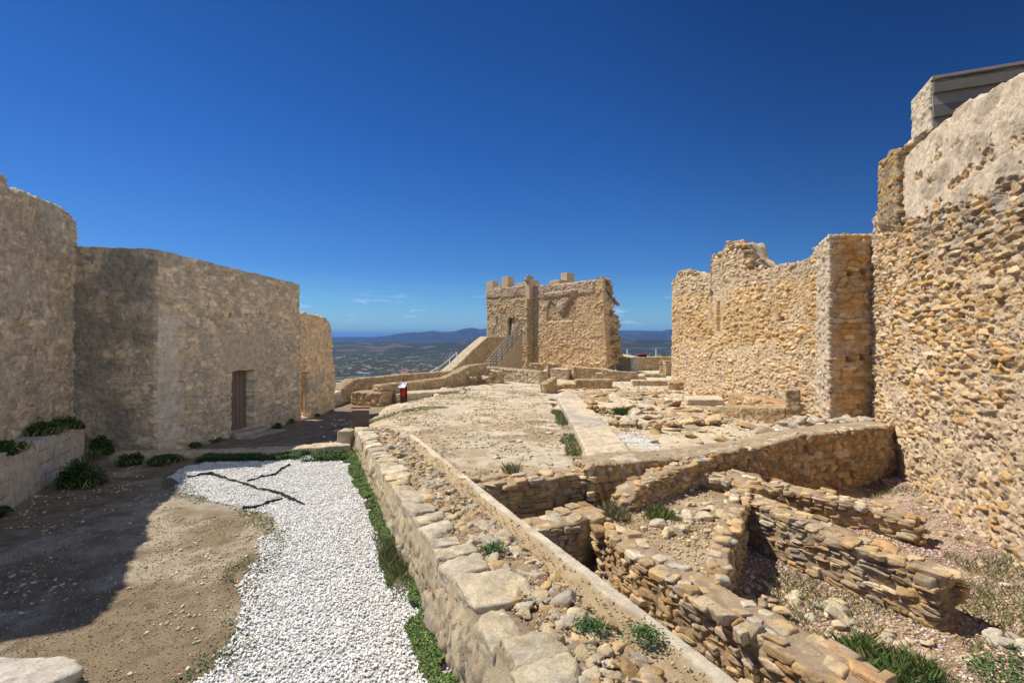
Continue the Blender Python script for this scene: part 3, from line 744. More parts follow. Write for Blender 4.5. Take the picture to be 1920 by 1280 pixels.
# higher masonry behind, with the board-marked concrete block
K0 = (11.0, 12.6); KZ = -.38; kd = np.array([.387, .922]); kn = np.array([.922, -.387])
def kp(a, b): return (K0[0] + kn[0] * a + kd[0] * b, K0[1] + kn[1] * a + kd[1] * b)
def kmod(X, Y, Z, U): return dict(mortar=.1 + 0 * X, tint=np.array([.60, .55, .46]), tintw=.6 + 0 * X)
o = block('upper_masonry', [kp(0, 0), kp(4.5, 0), kp(4.5, 1.25), kp(0, 1.25)], 10.08 + KZ, 8.3, .03, dict(S_BIG, su=.3, sv=.1, depth=.07, seed=6), kmod, tstep=.3)
tag(o, 'pale rough stone turret remnant high behind the right wall', 'masonry')
cb = MB()
for i in range(4):
    zc = 8.92 + KZ + i * .31
    q = kp(2.30, -.06 - .03 * (i % 2)); ang = math.atan2(kn[1], kn[0])
    cb.box((q[0], q[1], zc), (4.6, .14 + .05 * (i % 2), .30), ang, ((.25, .225, .185), (.15, .135, .11))[i % 2], rx=-.16)
q = kp(2.3, .55); cb.box((q[0], q[1], 10.13 + KZ), (4.66, 1.44, .07), math.atan2(kn[1], kn[0]), (.42, .39, .33))
cb.build('concrete_panel', M_CONC, o)
def k2z(x, y):
    a = (x - K0[0]) * kn[0] + (y - K0[1]) * kn[1]
    return np.interp(a, [-.75, -.45, -.40, 0, .1, .9], [7.75, 7.95, 8.25, 8.50, 8.48, 8.4]) + (fbm(x * 5, y * 5, None, 45, 3) - .5) * .12
o = block('upper_masonry', [kp(-.72, -.1), kp(.75, -.1), kp(.75, 1.1), kp(-.72, 1.1)], k2z, 5.5, .03, dict(S_BIG, depth=.05, mortar=.75, seed=7), None, tstep=.15)
tag(o, 'stepped weathered masonry rising between the right wall and its turret remnant', 'masonry')
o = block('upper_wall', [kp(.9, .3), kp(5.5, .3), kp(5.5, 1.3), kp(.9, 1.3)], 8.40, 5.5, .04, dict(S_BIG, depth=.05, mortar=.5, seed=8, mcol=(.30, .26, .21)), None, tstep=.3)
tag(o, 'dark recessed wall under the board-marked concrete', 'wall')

# ------------------------------------------------------------------ buttress and middle wall
R0 = (9.50, 12.62); R1 = (8.44, 12.74); R2 = (9.36, 14.85)
def rmod(X, Y, Z, U):
    n = fbm(X * 2, Y * 2, Z * 2, 411, 3) - .5
    fr = ((X - R1[0]) * .922 - (Y - R1[1]) * .387)                # distance along the face that looks at the camera
    side = sm(.05, -.02, fr) + sm(.2, .1, fr)
    h = np.zeros_like(X)
    for (a, z) in ((.45, 4.72), (.78, 4.74), (.42, 2.45), (.76, 2.5)):
        h = np.maximum(h, ((np.abs(fr - a) < .07) & (np.abs(Z - z) < .075)) * 1.0)
    return dict(mortar=-.15 + n * .4, tint=np.array([.50, .47, .41]), tintw=np.clip(side, 0, 1) * .5 + 0 * X, disp=-h * .2)
def rz(x, y): return 5.72 + (fbm(x * 5, y * 5, None, 415, 4, .7) - .5) * .2
o = block('wall_buttress', [R0, R1, R2, (10.6, 14.5), (10.4, 12.3)], rz, -.1, .022, dict(S_BIG, su=.34, sv=.14, depth=.07, seed=13), rmod, tstep=.08)
tag(o, 'tall buttress with its near face in deep shade beside the huge right wall', 'buttress')

M0, M1 = (9.22, 14.2), (8.02, 24.0)
mdir, mn, mL = seg_norm(M0, M1)
def onM(px):     # where the sight line of a measured column meets the wall's line
    k = (px - CX) / F; s = (k * M0[1] - M0[0]) / (mdir[0] - k * mdir[1]); return s
mt, mz = [], []
for px, py in [(1560, 476), (1530, 477), (1515, 483), (1500, 491), (1478, 497), (1450, 503), (1420, 511), (1416, 508), (1408, 503), (1406, 492), (1396, 488), (1392, 474), (1388, 458), (1366, 457), (1358, 464), (1356, 476), (1337, 480), (1334, 514), (1318, 519), (1300, 522), (1292, 517), (1285, 511), (1273, 510), (1268, 522), (1262, 527)]:
    s = onM(px); mt.append(s); mz.append(EYE + (H0 - py) / F * (M0[1] + mdir[1] * s))
def mzf(x, y):
    t = (x - M0[0]) * mdir[0] + (y - M0[1]) * mdir[1]; return np.interp(t, mt, mz) + (fbm(x * 5, y * 5, None, 421, 4, .75) - .5) * .30
slit = onM(1349)
def mmod(X, Y, Z, U):
    t = (X - M0[0]) * mdir[0] + (Y - M0[1]) * mdir[1]; n = fbm(X * .9, Y * .9, Z * 1.2, 425, 4) - .5
    low = sm(3.1, 2.2, Z + n * 1.6)                      # mortar smeared lower half
    band = sm(.0, .18, n + .08) * (1 - low) * sm(4.6, 4.0, Z)    # exposed coursed ochre patch
    topc = sm(4.7, 5.1, Z)
    near = sm(1.0, .2, t)
    fr = sm(.42, .34, np.abs(t - slit)) * sm(3.0, 3.1, Z) * sm(4.75, 4.65, Z)
    tint = np.where((low > .5)[..., None], np.array([.60, .49, .34]), np.where((topc > .5)[..., None], np.array([.48, .44, .37]), np.array([.48, .32, .16])))
    return dict(mortar=.30 * low - .15 * band - .15 * near - .1 * topc, tint=tint, tintw=np.clip(low * .25 + band * .45 + topc * .35, 0, 1), flat=fr * .7, flath=.6)
hol = [(M0, M1, slit - .12, slit + .12, 3.25, 4.5, .35, 1.2), (M0, M1, onM(1468) - .15, onM(1468) + .15, 3.55, 3.7, .25, 1.2), (M0, M1, onM(1336) - .12, onM(1336) + .1, 4.75, 4.95, .2, 1.2)]
o = strip('church_wall', [M0, M1], 1.0, mzf, .0, .022, S_MID, mmod, tstep=.06, holes=hol)
tag(o, 'long sunlit ruined wall with a narrow slit window and a jagged crest', 'wall')

# ------------------------------------------------------------------ left building
C0, C1, C2 = (-10.9, 11.84), (-9.1, 12.2), (-7.62, 17.15)
fd, fnn, fL = seg_norm(C1, C2)
def fal(px):
    k = (px - CX) / F; return (k * C1[1] - C1[0]) / (fd[0] - k * fd[1])
def lz(x, y):
    t = (x - C1[0]) * fd[0] + (y - C1[1]) * fd[1]; return np.interp(t, [-2, 0, 5.2], [5.27, 5.25, 4.90]) + (fbm(x * 4, y * 4, None, 431, 3) - .5) * .05
DA, DB = fal(434), fal(475)
def lmod(X, Y, Z, U):
    t = (X - C1[0]) * fd[0] + (Y - C1[1]) * fd[1]; n = fbm(X * 1.3, Y * 1.3, Z * 1.3, 435, 4) - .5
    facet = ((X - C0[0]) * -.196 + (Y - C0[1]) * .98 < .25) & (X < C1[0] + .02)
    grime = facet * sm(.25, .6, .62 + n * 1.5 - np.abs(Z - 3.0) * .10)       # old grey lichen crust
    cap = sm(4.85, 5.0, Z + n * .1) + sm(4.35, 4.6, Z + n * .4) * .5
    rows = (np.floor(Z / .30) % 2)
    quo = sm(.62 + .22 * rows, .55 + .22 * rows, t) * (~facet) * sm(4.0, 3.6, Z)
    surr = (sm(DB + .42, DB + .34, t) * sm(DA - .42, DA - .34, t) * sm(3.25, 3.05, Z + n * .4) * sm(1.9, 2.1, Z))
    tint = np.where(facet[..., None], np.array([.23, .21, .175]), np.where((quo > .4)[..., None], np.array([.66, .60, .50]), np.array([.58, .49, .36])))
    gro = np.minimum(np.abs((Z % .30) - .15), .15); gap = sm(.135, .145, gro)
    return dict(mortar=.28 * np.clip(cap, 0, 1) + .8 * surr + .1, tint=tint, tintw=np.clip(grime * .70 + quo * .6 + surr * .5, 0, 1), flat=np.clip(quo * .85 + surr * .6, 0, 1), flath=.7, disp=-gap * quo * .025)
hol = [(C1, C2, DA, DB, .14, 1.98, .42, .8), (C1, C2, 2.2, 2.28, 3.6, 3.75, .15, .8)]
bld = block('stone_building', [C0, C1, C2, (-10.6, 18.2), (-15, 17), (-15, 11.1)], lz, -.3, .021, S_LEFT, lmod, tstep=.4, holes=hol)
tag(bld, 'long low stone building in shade with one doorway on the left', 'building')
mid = (DA + DB) / 2; dpos = (C1[0] + fd[0] * mid - fnn[0] * .30, C1[1] + fd[1] * mid - fnn[1] * .30); fa = math.atan2(fd[1], fd[0])
wood = surf_mat('old_wood', 4, 40, .25, .5, .85, .006)
d = MB(); nb_ = 6; wd = DB - DA + .1
for i in range(nb_):
    s = (i + .5) / nb_ - .5; d.box((dpos[0] + fd[0] * s * wd, dpos[1] + fd[1] * s * wd, 1.05), (wd / nb_ - .012, .05, 1.9), fa, (.17 + .02 * (i % 2), .145, .115))
d.build('door', wood, bld, bevel=.004)
sx, sy = C1[0] + fd[0] * (mid + .1) + fnn[0] * .25, C1[1] + fd[1] * (mid + .1) + fnn[1] * .25
rocks('doorstep', [(sx - .1 * fnn[0], sy, .08), (sx + .35 * fnn[0], sy + .1, .0)], [(.62, .28, .09), (.85, .3, .08)], [(0, 0, fa), (0, .02, fa + .05)], [(.40, .35, .28), (.38, .33, .26)], 3, 'block', parent=bld)

# lower end wall with an open doorway
E0, E1 = (-7.60, 17.2), (-7.14, 19.15)
ed, en, eL = seg_norm(E0, E1)
def ez(x, y):
    t = (x - E0[0]) * ed[0] + (y - E0[1]) * ed[1]; return np.interp(t, [0, .6, 1.5, 1.85, 2.1], [3.90, 3.85, 3.78, 3.66, 3.35]) + (fbm(x * 6, y * 6, None, 441, 4, .7) - .5) * .3
def eal(px):
    k = (px - CX) / F; return (k * E0[1] - E0[0]) / (ed[0] - k * ed[1])
def edef(V):
    t = (V[:, 0] - E0[0]) * ed[0] + (V[:, 1] - E0[1]) * ed[1]
    sh = sm(1.2, eL, t) * (-.16 + .26 * sm(3.4, 1.2, V[:, 2]) + .10 * (fbm(V[:, 2] * 2.5, V[:, 2] * 0, None, 9, 3) - .5))
    V = V.copy(); V[:, 0] += ed[0] * sh; V[:, 1] += ed[1] * sh; return V
E0b = (E0[0] - en[0] * .38, E0[1] - en[1] * .38); E1b = (E1[0] - en[0] * .38, E1[1] - en[1] * .38)
if en[0] < 0: E0b = (E0[0] + en[0] * .38, E0[1] + en[1] * .38); E1b = (E1[0] + en[0] * .38, E1[1] + en[1] * .38)
hol = [(E0, E1, .05, eal(577), .1, 1.72, 10.19, .12), (E0b, E1b, .05, 1.05, .1, 1.72, 10.19, .12)]
o = strip('end_wall', [E0, E1], .38, ez, -.3, .03, dict(S_LEFT, seed=23, pal=P_LEFT * np.array([1.12, 1.02, .88]), mcol=(.50, .42, .31)), tstep=.06, holes=hol, deform=edef)
tag(o, 'low broken end wall with a small open doorway at the far end of the building', 'wall')
jm = MB(); am = (.06 + eal(577)) / 2; aw = eal(577) - .06
for s in (1,):
    c_ = (E0[0] + ed[0] * (am + s * (aw / 2 + .02)) - en[0] * .12, E0[1] + ed[1] * (am + s * (aw / 2 + .02)) - en[1] * .12); jm.box((c_[0], c_[1], .75), (.05, .12, 1.95), math.atan2(ed[1], ed[0]), (.47, .40, .30))
jm.build('door_jamb', M_STONE, o)
o = strip('stone_wall', [(-10.4, 21.2), (-8.3, 19.0)], .5, lambda x, y: 1.75 + 0 * x, -.4, .05, dict(S_RUB, seed=24), None)
tag(o, 'sunlit rubble wall seen through the small open doorway', 'wall')

# tall wall at the far left
T0 = (-10.86, 11.9); T1 = (-8.35, 5.6)
T0b = (-9.7, 9.0); T1b = (-8.78, 6.62)
def tz(x, y): return np.interp(y, [6.4, 6.9, 8.78, 9.3, 11.0, 11.7, 12], [6.95, 6.9, 6.4, 5.95, 6.02, 5.94, 5.9]) + (fbm(x * 4, y * 4, None, 451, 4, .7) - .5) * .34
def tmod(X, Y, Z, U):
    n = fbm(X * 1.0, Y * 1.0, Z * 1.0, 455, 4) - .5
    F1, E_, I_, a, b = cells(Y * 1.05, Z, .42, .36, 457, .9, .9)
    hole = (I_ > .55) * sm(.19, .12, F1 + n * .12) * sm(5.2, 4.6, Z) * sm(.5, 1.2, Z)
    return dict(mortar=.02 + n * 1.0, tint=np.array([.66, .58, .46]), tintw=sm(.0, .2, n) * .45, disp=-hole * .22)
o = strip('tall_wall', [T0, T0b, T1b], 1.2, tz, -.3, .022, dict(S_LEFT, depth=.06, seed=25, wav=.12), tmod, tstep=.06)
tag(o, 'tall weathered wall at the left edge, pocked with small holes', 'wall')

def crest(parent, pts, zf, n, a0, a1, seed, pal=P_WARM, spread=.25, name='crest_stones', zj=.5):
    """loose stones standing proud of a broken wall head"""
    rng = np.random.default_rng(seed); P = np.array(pts, float); _, cum = along(P); t = rng.uniform(0, cum[-1], n)
    x = np.interp(t, cum, P[:, 0]) + rng.normal(0, spread, n); y = np.interp(t, cum, P[:, 1]) + rng.normal(0, spread * .5, n); a = rng.uniform(a0, a1, n)
    z = zf(x, y) + a * rng.uniform(-.3, zj, n)
    rocks(name, np.stack([x, y, z], -1), np.stack([a, a * rng.uniform(.6, 1, n), a * rng.uniform(.35, .6, n)], -1), np.stack([rng.normal(0, .15, n), rng.normal(0, .15, n), rng.uniform(0, 6, n)], -1), pick(pal, rng.random(n)), 3, 'rough', seed, parent=parent)
by_label = lambda s: [q for q in SC.objects if q.get('label', '').startswith(s)][0]
cw = by_label('long sunlit ruined wall')
mo = lambda s, o_=.25: (M0[0] + mdir[0] * s + o_, M0[1] + mdir[1] * s)
crest(cw, [mo(onM(1415)), mo(onM(1340))], mzf, 130, .09, .20, 901, spread=.12, zj=.3)
crest(cw, [mo(onM(1295)), mo(onM(1268))], mzf, 60, .09, .18, 902, spread=.10, zj=.5)
crest(cw, [mo(onM(1530)), mo(onM(1415))], mzf, 60, .05, .12, 903, spread=.10, zj=.2)
crest(by_label('tall buttress'), [(8.65, 12.98), (9.4, 12.9)], rz, 26, .07, .14, 904, spread=.05, zj=.2)
crest(by_label('short broken pier'), [(pa[0] - bn[0] * .2, pa[1] - bn[1] * .2), (pb[0] - bn[0] * .2, pb[1] - bn[1] * .2)], pz_, 14, .06, .13, 905, spread=.03, zj=.1)
crest(by_label('huge ochre'), [(B0[0] + bdir[0] * .15 - bn[0] * .12, B0[1] + bdir[1] * .15 - bn[1] * .12), (B0[0] + bdir[0] * .9 - bn[0] * .12, B0[1] + bdir[1] * .9 - bn[1] * .12)], bz, 20, .06, .12, 906, P_WARM, .03, zj=.1)
crest(by_label('tall weathered'), [(-10.95, 11.6), (-9.95, 9.1)], tz, 46, .05, .11, 907, P_LEFT, .05, zj=.1)
crest(by_label('low broken end'), [(E0[0] - .15, E0[1] + .1), (E1[0] - .15, E1[1] - .3)], ez, 18, .05, .10, 908, P_LEFT, .03, zj=.0)

# ------------------------------------------------------------------ foreground retaining wall with its channel
FD = np.array([-.43, 1.0]); FD /= np.hypot(*FD); FNL = np.array([-FD[1], FD[0]])      # along (away), towards the gravel
def fw(s, q):    # s = distance along from Y=2.2, q = distance in from the gravel side
    y0 = 2.2; x0 = XL(y0); return x0 + FD[0] * s - FNL[0] * q, y0 + FD[1] * s - FNL[1] * q
WT = WW * FD[1]
def fwz(s): return np.interp(s, [0, 2, 4, 11.3], [.90, .84, .76, .60])
SL = 11.2
s_ = np.arange(0, SL, .015); qa = np.concatenate([np.full(30, 0.0), np.arange(0, WT, .014), np.full(60, WT)])
zf = np.concatenate([np.linspace(-1, 0, 30, endpoint=False), np.zeros(len(np.arange(0, WT, .014))), np.linspace(0, -1, 61)[1:]])
SS, QQ = np.meshgrid(s_, qa, indexing='ij'); ZF = np.repeat(zf[None], len(s_), 0)
zt = fwz(SS)
FX, FY = fw(SS, QQ)
n1 = fbm(FX * 2.2, FY * 2.2, None, 501, 4); n2 = fbm(FX * 9, FY * 9, None, 502, 4); n3 = fbm(FX * 30, FY * 30, None, 503, 3)
wob = (fbm(SS * 1.3, SS * 0, None, 505, 3) - .5) * .07
chan0, chan1 = .87 + wob, 1.13 + wob * 1.4 + (fbm(SS * 2.5, SS * 0 + 4, None, 506, 3) - .5) * .10
inch = sm(chan0 - .03, chan0 + .02, QQ) * sm(chan1 + .02, chan1 - .03, QQ)
kerb = sm(chan1 - .02, chan1 + .03, QQ)
# breaks where sand covers the kerb
brk = sm(.55, .62, fbm(SS * 1.1, SS * 0 + 9, None, 508, 3)) * sm(.55, .8, n1 + .15)
rub = 1 - sm(chan0 - .06, chan0, QQ)
top = ZF == 0
Zt = zt - .03 + rub * ((n1 - .5) * .10 + (n2 - .5) * .06) * sm(.0, .35, QQ) - inch * .035 + kerb * .0 + (n2 - .5) * .012 + (n3 - .5) * .012
Zt = Zt - .01 * kerb * brk
blocky = (F1 if False else 0)
Zb = np.where(QQ < .5, -.25, -.5)
FZ = np.where(top, Zt, 0); z_edge = np.where(QQ < .5, np.repeat(Zt[:, 30:31], len(qa), 1), np.repeat(Zt[:, len(qa) - 61:len(qa) - 60], len(qa), 1))
FZ = np.where(top, Zt, z_edge + ZF * (z_edge - Zb))
hh, cc = relief(SS, FZ, dict(S_RUB, mortar=.5, seed=61, pal=P_PALE, mcol=(.55, .44, .29), su=.4, sv=.3), FX, FY, FZ)
sgn = np.where(QQ < .5, 1.0, -1.0); off = np.where(top, 0, hh * sgn * np.clip(-ZF * 4, 0, 1))
FX = FX + FNL[0] * off; FY = FY + FNL[1] * off
soil = np.array([.34, .255, .165]); sand = np.array([.50, .38, .225]); pl = np.array([.66, .58, .44])
col = soil * (.7 + .6 * n2)[..., None]
col = col * (1 - inch[..., None]) + sand * (.85 + .3 * n1)[..., None] * inch[..., None]
kc = pl * (1 - brk[..., None] * .6) + sand * brk[..., None] * .6
kc = kc * (.8 + .4 * n2)[..., None]
col = col * (1 - kerb[..., None]) + kc * kerb[..., None]
col = np.where(top[..., None], col, cc)
o = mk('retaining_wall', np.stack([FX, FY, FZ], -1).reshape(-1, 3), [gridfaces(len(s_), len(qa))[:, ::-1]], col.reshape(-1, 3), M_SOIL)
tag(o, 'long low rubble wall with a sandy channel running from the foreground beside the white gravel', 'wall')
rng = np.random.default_rng(11); fang = math.atan2(FD[1], FD[0])
# dressed blocks along the gravel side, two courses
pos, half, rot, colr = [], [], [], []
s = -.1
while s < SL:
    l = rng.uniform(.26, .52); wq = rng.uniform(.30, .46); z0 = float(fwz(s + l / 2)) + rng.normal(0, .012); hh_ = rng.uniform(.20, .34)
    if 1.45 < s < 1.9: l, wq = .55, .62
    x, y = fw(s + l / 2, wq / 2 - rng.uniform(.02, .05)); x, y = float(x), float(y)
    pos.append((x, y, z0 - hh_ / 2 + .02)); half.append((l / 2 * 1.0, wq / 2, hh_ / 2 + .02)); rot.append((rng.normal(0, .03), rng.normal(0, .03), fang + rng.normal(0, .03)))
    colr.append(pick(P_PALE, np.array([rng.random()]))[0] * rng.uniform(.86, 1.0))
    x, y = fw(s + l / 2 + rng.normal(0, .05), .17); hb = z0 - hh_ + .2
    pos.append((float(x), float(y), (z0 - hh_) - hb / 2 + .04)); half.append((l / 2 * 1.0, .20, hb / 2 + .03)); rot.append((rng.normal(0, .02), rng.normal(0, .03), fang + rng.normal(0, .02)))
    colr.append(np.array([.52, .42, .28]) * rng.uniform(.85, 1.1))
    s += l + rng.uniform(.0, .02)
rocks('dressed_block_course', pos, half, rot, colr, 4, 'block', 5, parent=o)
# rubble bedded in the wall top
pos, half, rot, colr = [], [], [], []
for i in range(1150):
    s = rng.uniform(0, SL); q = rng.uniform(.36, .88); a = rng.choice([.025, .04, .06, .085, .12], p=[.34, .30, .22, .10, .04])
    if i < 60: s = .3 + i * SL / 60 + rng.uniform(-.1, .1); a = rng.uniform(.07, .13); q = rng.uniform(.45, .80)
    x, y = fw(s, q); z = float(fwz(s)) - .02
    hz = a * rng.uniform(.3, .6); pos.append((float(x), float(y), z + hz * rng.uniform(-.55, .25))); half.append((a, a * rng.uniform(.55, .9), hz))
    rot.append((rng.normal(0, .22), rng.normal(0, .22), rng.uniform(0, 6.3))); colr.append(pick(np.concatenate([P_PALE, P_WARM[[0, 1, 3, 4, 6, 8]], P_GREY[:1]]), np.array([rng.random()]))[0] * rng.uniform(.75, 1.0))
rocks('bedded_rubble', pos, half, rot, colr, 3, 'rough', 6, parent=o)
# crumbs on the wall top
k = 4200; s = rng.uniform(0, SL, k); q = np.where(rng.random(k) < .8, rng.uniform(.3, .9, k), rng.uniform(.86, WT - .02, k)); x, y = fw(s, q); a = rng.uniform(.006, .02, k)
rocks('crumbled_mortar', np.stack([x, y, fwz(s) - .015 + rng.uniform(-.03, .02, k) * (q < .86) - .025 * (q > .86)], -1), np.stack([a, a * .8, a * .6], -1), rng.uniform(0, 6, (k, 3)), pick(np.concatenate([P_WARM, P_PALE]), rng.random(k)), 1, 'rough', 7, parent=o)

# ------------------------------------------------------------------ pit walls
def cz(ts, zs, c, jag=.03, seed=0): return topfn(c, ts, zs, jag, 5.0, seed)
cA = [(1.30, 6.42), (1.62, 5.45), (2.02, 4.72), (2.40, 4.05), (2.62, 3.55), (2.80, 2.6)]
drystone('pit_wall', cA, [.34, .42, .46, .50, .52, .55], cz([0, 1, 2, 4], [.48, .50, .46, .42], cA, .04, 1), -.45, P_OCH, 21, (.045, .10), (.09, .26), (1, 1), (1, 0), True, (.12, .26), 3,
         'curving drystone pit wall nearest the camera, right of the sandy channel')
cB = [(3.72, 7.62), (4.12, 6.62), (4.45, 5.9), (4.78, 5.28)]
drystone('pit_wall', cB, [.5, .46, .42, .40], cz([0, 1, 2, 3], [.50, .48, .44, .38], cB, .04, 2), -.35, P_OCH, 22, (.04, .085), (.12, .30), (1, 1), (0, 1), True, (.12, .26), 3,
         'long thin-coursed pit wall with a tumbled stone end in the middle of the pit')
cC = [(4.75, 8.85), (5.35, 8.35), (6.0, 7.95), (6.35, 7.55)]
drystone('pit_wall', cC, .46, cz([0, 1, 2.2], [.32, .28, .12], cC, .04, 3), -.35, P_OCH, 23, (.05, .09), (.12, .28), (1, 1), (1, 1), True, (.12, .24), 2,
         'short low pit wall farthest right, below the shaded terrace wall')
cD = [(1.62, 7.35), (2.05, 7.85), (2.7, 8.35), (3.62, 8.95)]
drystone('pit_wall', cD, [.34, .38, .36, .34], cz([0, .3, 1.2, 2.5], [.42, .62, .70, .78], cD, .05, 4), -.35, P_OCH, 24, (.05, .10), (.09, .22), (1, 1), (1, 0), True, (.10, .20), 2,
         'diagonal pit wall rising to the terrace corner behind the earth platform')
cE = [(-.62, 7.80), (.35, 8.12), (1.05, 8.38)]
drystone('pit_wall', cE, .42, cz([0, .8, 2], [.60, .66, .64], cE, .05, 5), -.35, P_OCH * .95, 25, (.07, .14), (.12, .26), (1, 1), (1, 1), True, (.16, .30), 2,
         'rough retaining wall of round stones holding up the dirt court')
cF = [(.15, 6.50), (.70, 6.68), (1.22, 7.05)]
drystone('pit_wall', cF, [.42, .5, .44], cz([0, .5, 1.2], [.46, .50, .52], cF, .04, 6), -.45, P_OCH * .92, 26, (.06, .12), (.12, .24), (1, 1), (0, 1), True, (.18, .32), 3,
         'stub wall crossing from the channel to the deep shaded gap')
cH = [(1.02, 8.38), (1.42, 8.30)]
drystone('pit_wall', cH, .30, cz([0, .5], [.62, .60], cH, .03, 7), -.35, P_OCH * .9, 27, (.06, .10), (.09, .18), (1, 1), (1, 1), True, (.10, .2), 2,
         'little stack of stones wedged against the plastered terrace corner')
# face of the earth platform
cG = [(2.20, 5.32), (2.66, 6.10), (3.18, 6.92), (3.62, 7.62)]
drystone('pit_wall', cG, .26, cz([0, 1.2, 2.7], [.36, .46, .56], cG, .06, 8), -.4, P_OCH, 28, (.06, .11), (.1, .22), (1, 0), (1, 1), True, (.10, .2), 2,
         'shaded wall facing the inner room of the pit, edge of the earth platform')
cJ = [(3.45, 8.75), (3.95, 8.35), (4.1, 7.75)]
drystone('pit_wall', cJ, .5, cz([0, .8, 1.5], [.55, .60, .52], cJ, .06, 9), -.3, P_OCH, 29, (.05, .09), (.12, .26), (1, 1), (1, 1), True, (.14, .28), 3,
         'heaped stone junction where the middle pit walls meet')

# terrace front wall W3
w3 = [(1.34, 8.22), (3.0, 8.80), (5.2, 9.62), (8.75, 10.92)]
def w3z(x, y): return np.interp(x, [1.3, 3.4, 4.9, 5.6, 5.9, 8.7], [.80, .78, .84, .92, .98, 1.0]) + (fbm(x * 4, y * 4, None, 521, 3) - .5) * .05
o = strip('terrace_wall', w3, .62, w3z, -.5, .02, dict(S_RUB, su=.22, sv=.16, depth=.10, mortar=-.10, seed=63, mcol=(.38, .30, .20), top_mortar=1.3, topflat=.25), None, tstep=.025)
tag(o, 'shaded terrace wall with a plastered top closing the back of the pit', 'wall')
crest(o, [(3.6, 9.12), (5.3, 9.76), (8.6, 10.98)], w3z, 110, .05, .12, 911, P_PALE, .05, 'edge_stones', -.1)
# W2, plastered wall running away
w2l = [(1.83, 8.55), (2.0, 12), (2.22, 19.2)]
def w2mod(X, Y, Z, U):
    n = fbm(X * 2.5, Y * 2.5, Z * 2, 527, 4)
    return dict(tint=np.array([.40, .36, .31]), tintw=sm(.50, .62, fbm(X * .9, Y * .7, None, 528, 4)) * .75, mul=(.8 + .4 * n)[..., None])
loop, target = thick(w2l, .86)
o = ribbon('terrace_wall', loop, target, topfn(w2l, [0, 4, 11], [.80, .76, .66], .012, 3, 5), .1, .03, dict(S_PLA, mcol=(.60, .50, .36), pal=P_PALE), w2mod, tstep=.03)
tag(o, 'straight plaster-topped wall running away between the court and the terrace', 'wall')

# ------------------------------------------------------------------ low remains farther back
def low(pts, thickn, style, label, cell=.035, name='ruin_wall', mod=None, zb=-.1, jag=.03, seed=0, group=None):
    front = [((px - CX) / F * Y, Y) for px, Y, z in pts]; zs = [z for _, _, z in pts]; _, cum = along(front)
    o = strip(name, front, thickn, topfn(front, cum, zs, jag, 5, seed), zb, cell, dict(style, seed=style['seed'] + seed), mod, tstep=cell)
    return tag(o, label, 'wall', group)
rub = dict(S_RUB, su=.26, sv=.15, depth=.06)
plt = dict(S_PLA, su=.3, sv=.2)
low([(612, 19.9, .55), (640, 21, .67)], .9, dict(plt, pal=P_GREY, mcol=(.60, .53, .42)), 'sloping whitish end of the outer parapet beside the end wall', seed=1)
low([(641, 21.1, .68), (662, 22.5, 1.02), (700, 23.2, 1.05), (756, 24.4, 1.10)], .5, dict(rub, top_mortar=1.2), 'outer parapet with a pale flat top and a stone face above the plain', seed=2)
low([(757, 24.6, 1.08), (800, 26, 1.06), (870, 29, 1.0), (915, 31, .98)], .5, dict(rub, top_mortar=1.2), 'farther stretch of outer parapet running on to the stair ramp', seed=3)
low([(659.5, 20.7, .64), (712, 20.0, .68)], .75, dict(rub, top_mortar=1.0, pal=P_WARM), 'low stone bench left of the small pillar by the parapet', seed=4)
low([(711, 20.4, .95), (752, 21.2, .98)], .5, dict(rub, top_mortar=.8), 'waist-high rubble wall just left of the information lectern', seed=5)
low([(753, 22.9, .78), (780, 23.5, .82), (835, 25.3, .84), (853, 26, 1.02), (882, 27.2, 1.38), (905, 28.2, 1.43), (912, 28.6, 1.38)], .5, dict(rub, top_mortar=1.2), 'curved wall climbing with a pale coping behind the court', seed=6, jag=.015)
low([(907, 29.5, 1.18), (939, 29.0, 1.13), (994, 27.6, 1.08), (1013, 27.0, 1.06)], .6, dict(rub, su=.3, sv=.2, top_mortar=1.0, pal=P_PALE), 'waist-high sunlit stone wall below the tower stair', seed=7)
low([(918, 27.6, 1.15), (937, 27.4, 1.05)], .55, rub, 'crumbling stone stub at the left end of the wall below the tower stair', seed=8, jag=.08)
low([(993, 31.5, 1.32), (1013, 31.2, 1.30)], .6, rub, 'square stone stub at the tower foot, left of its twin', seed=9)
low([(1027, 31.5, 1.32), (1045, 31.2, 1.30)], .6, rub, 'square stone stub at the tower foot, right of its twin', seed=10)
low([(1033, 30.2, 1.05), (1064, 29.6, 1.03)], .7, dict(plt), 'smooth plastered low wall between the two rubble stubs and the long dark wall', seed=11, jag=.01)
low([(1024, 22.3, .85), (1044, 22.8, 1.12)], .35, rub, 'small stepped rubble stub at the far end of the plaster-topped wall', seed=12, jag=.06)
low([(1062, 30.4, 1.22), (1076, 29.6, 1.20)], .5, rub, 'rough lit end block of the long dark wall', seed=13)
low([(1076, 29.7, 1.18), (1127, 28.9, 1.14), (1150, 28.5, 1.02), (1182, 28.6, .92), (1195, 29.3, .88)], .45, dict(rub, mcol=(.42, .34, .23)), 'long shaded wall dipping to the right in the middle of the ruins', seed=14)
low([(1117, 28.0, .92), (1129, 27.9, .92)], .45, dict(plt, pal=P_WARM), 'little square plastered post leaning on the long shaded wall', seed=15, jag=.01)
low([(1044, 23.2, .72), (1079, 23.4, .74)], .7, dict(rub, pal=P_WARM), 'low dark wall stub at the head of the plaster-topped wall', seed=16)
low([(1080, 24.0, .86), (1147, 23.9, .88)], .7, dict(rub, top_mortar=1.0), 'knee-high wall with a broad pale top and a clean squared end', seed=17, jag=.015)
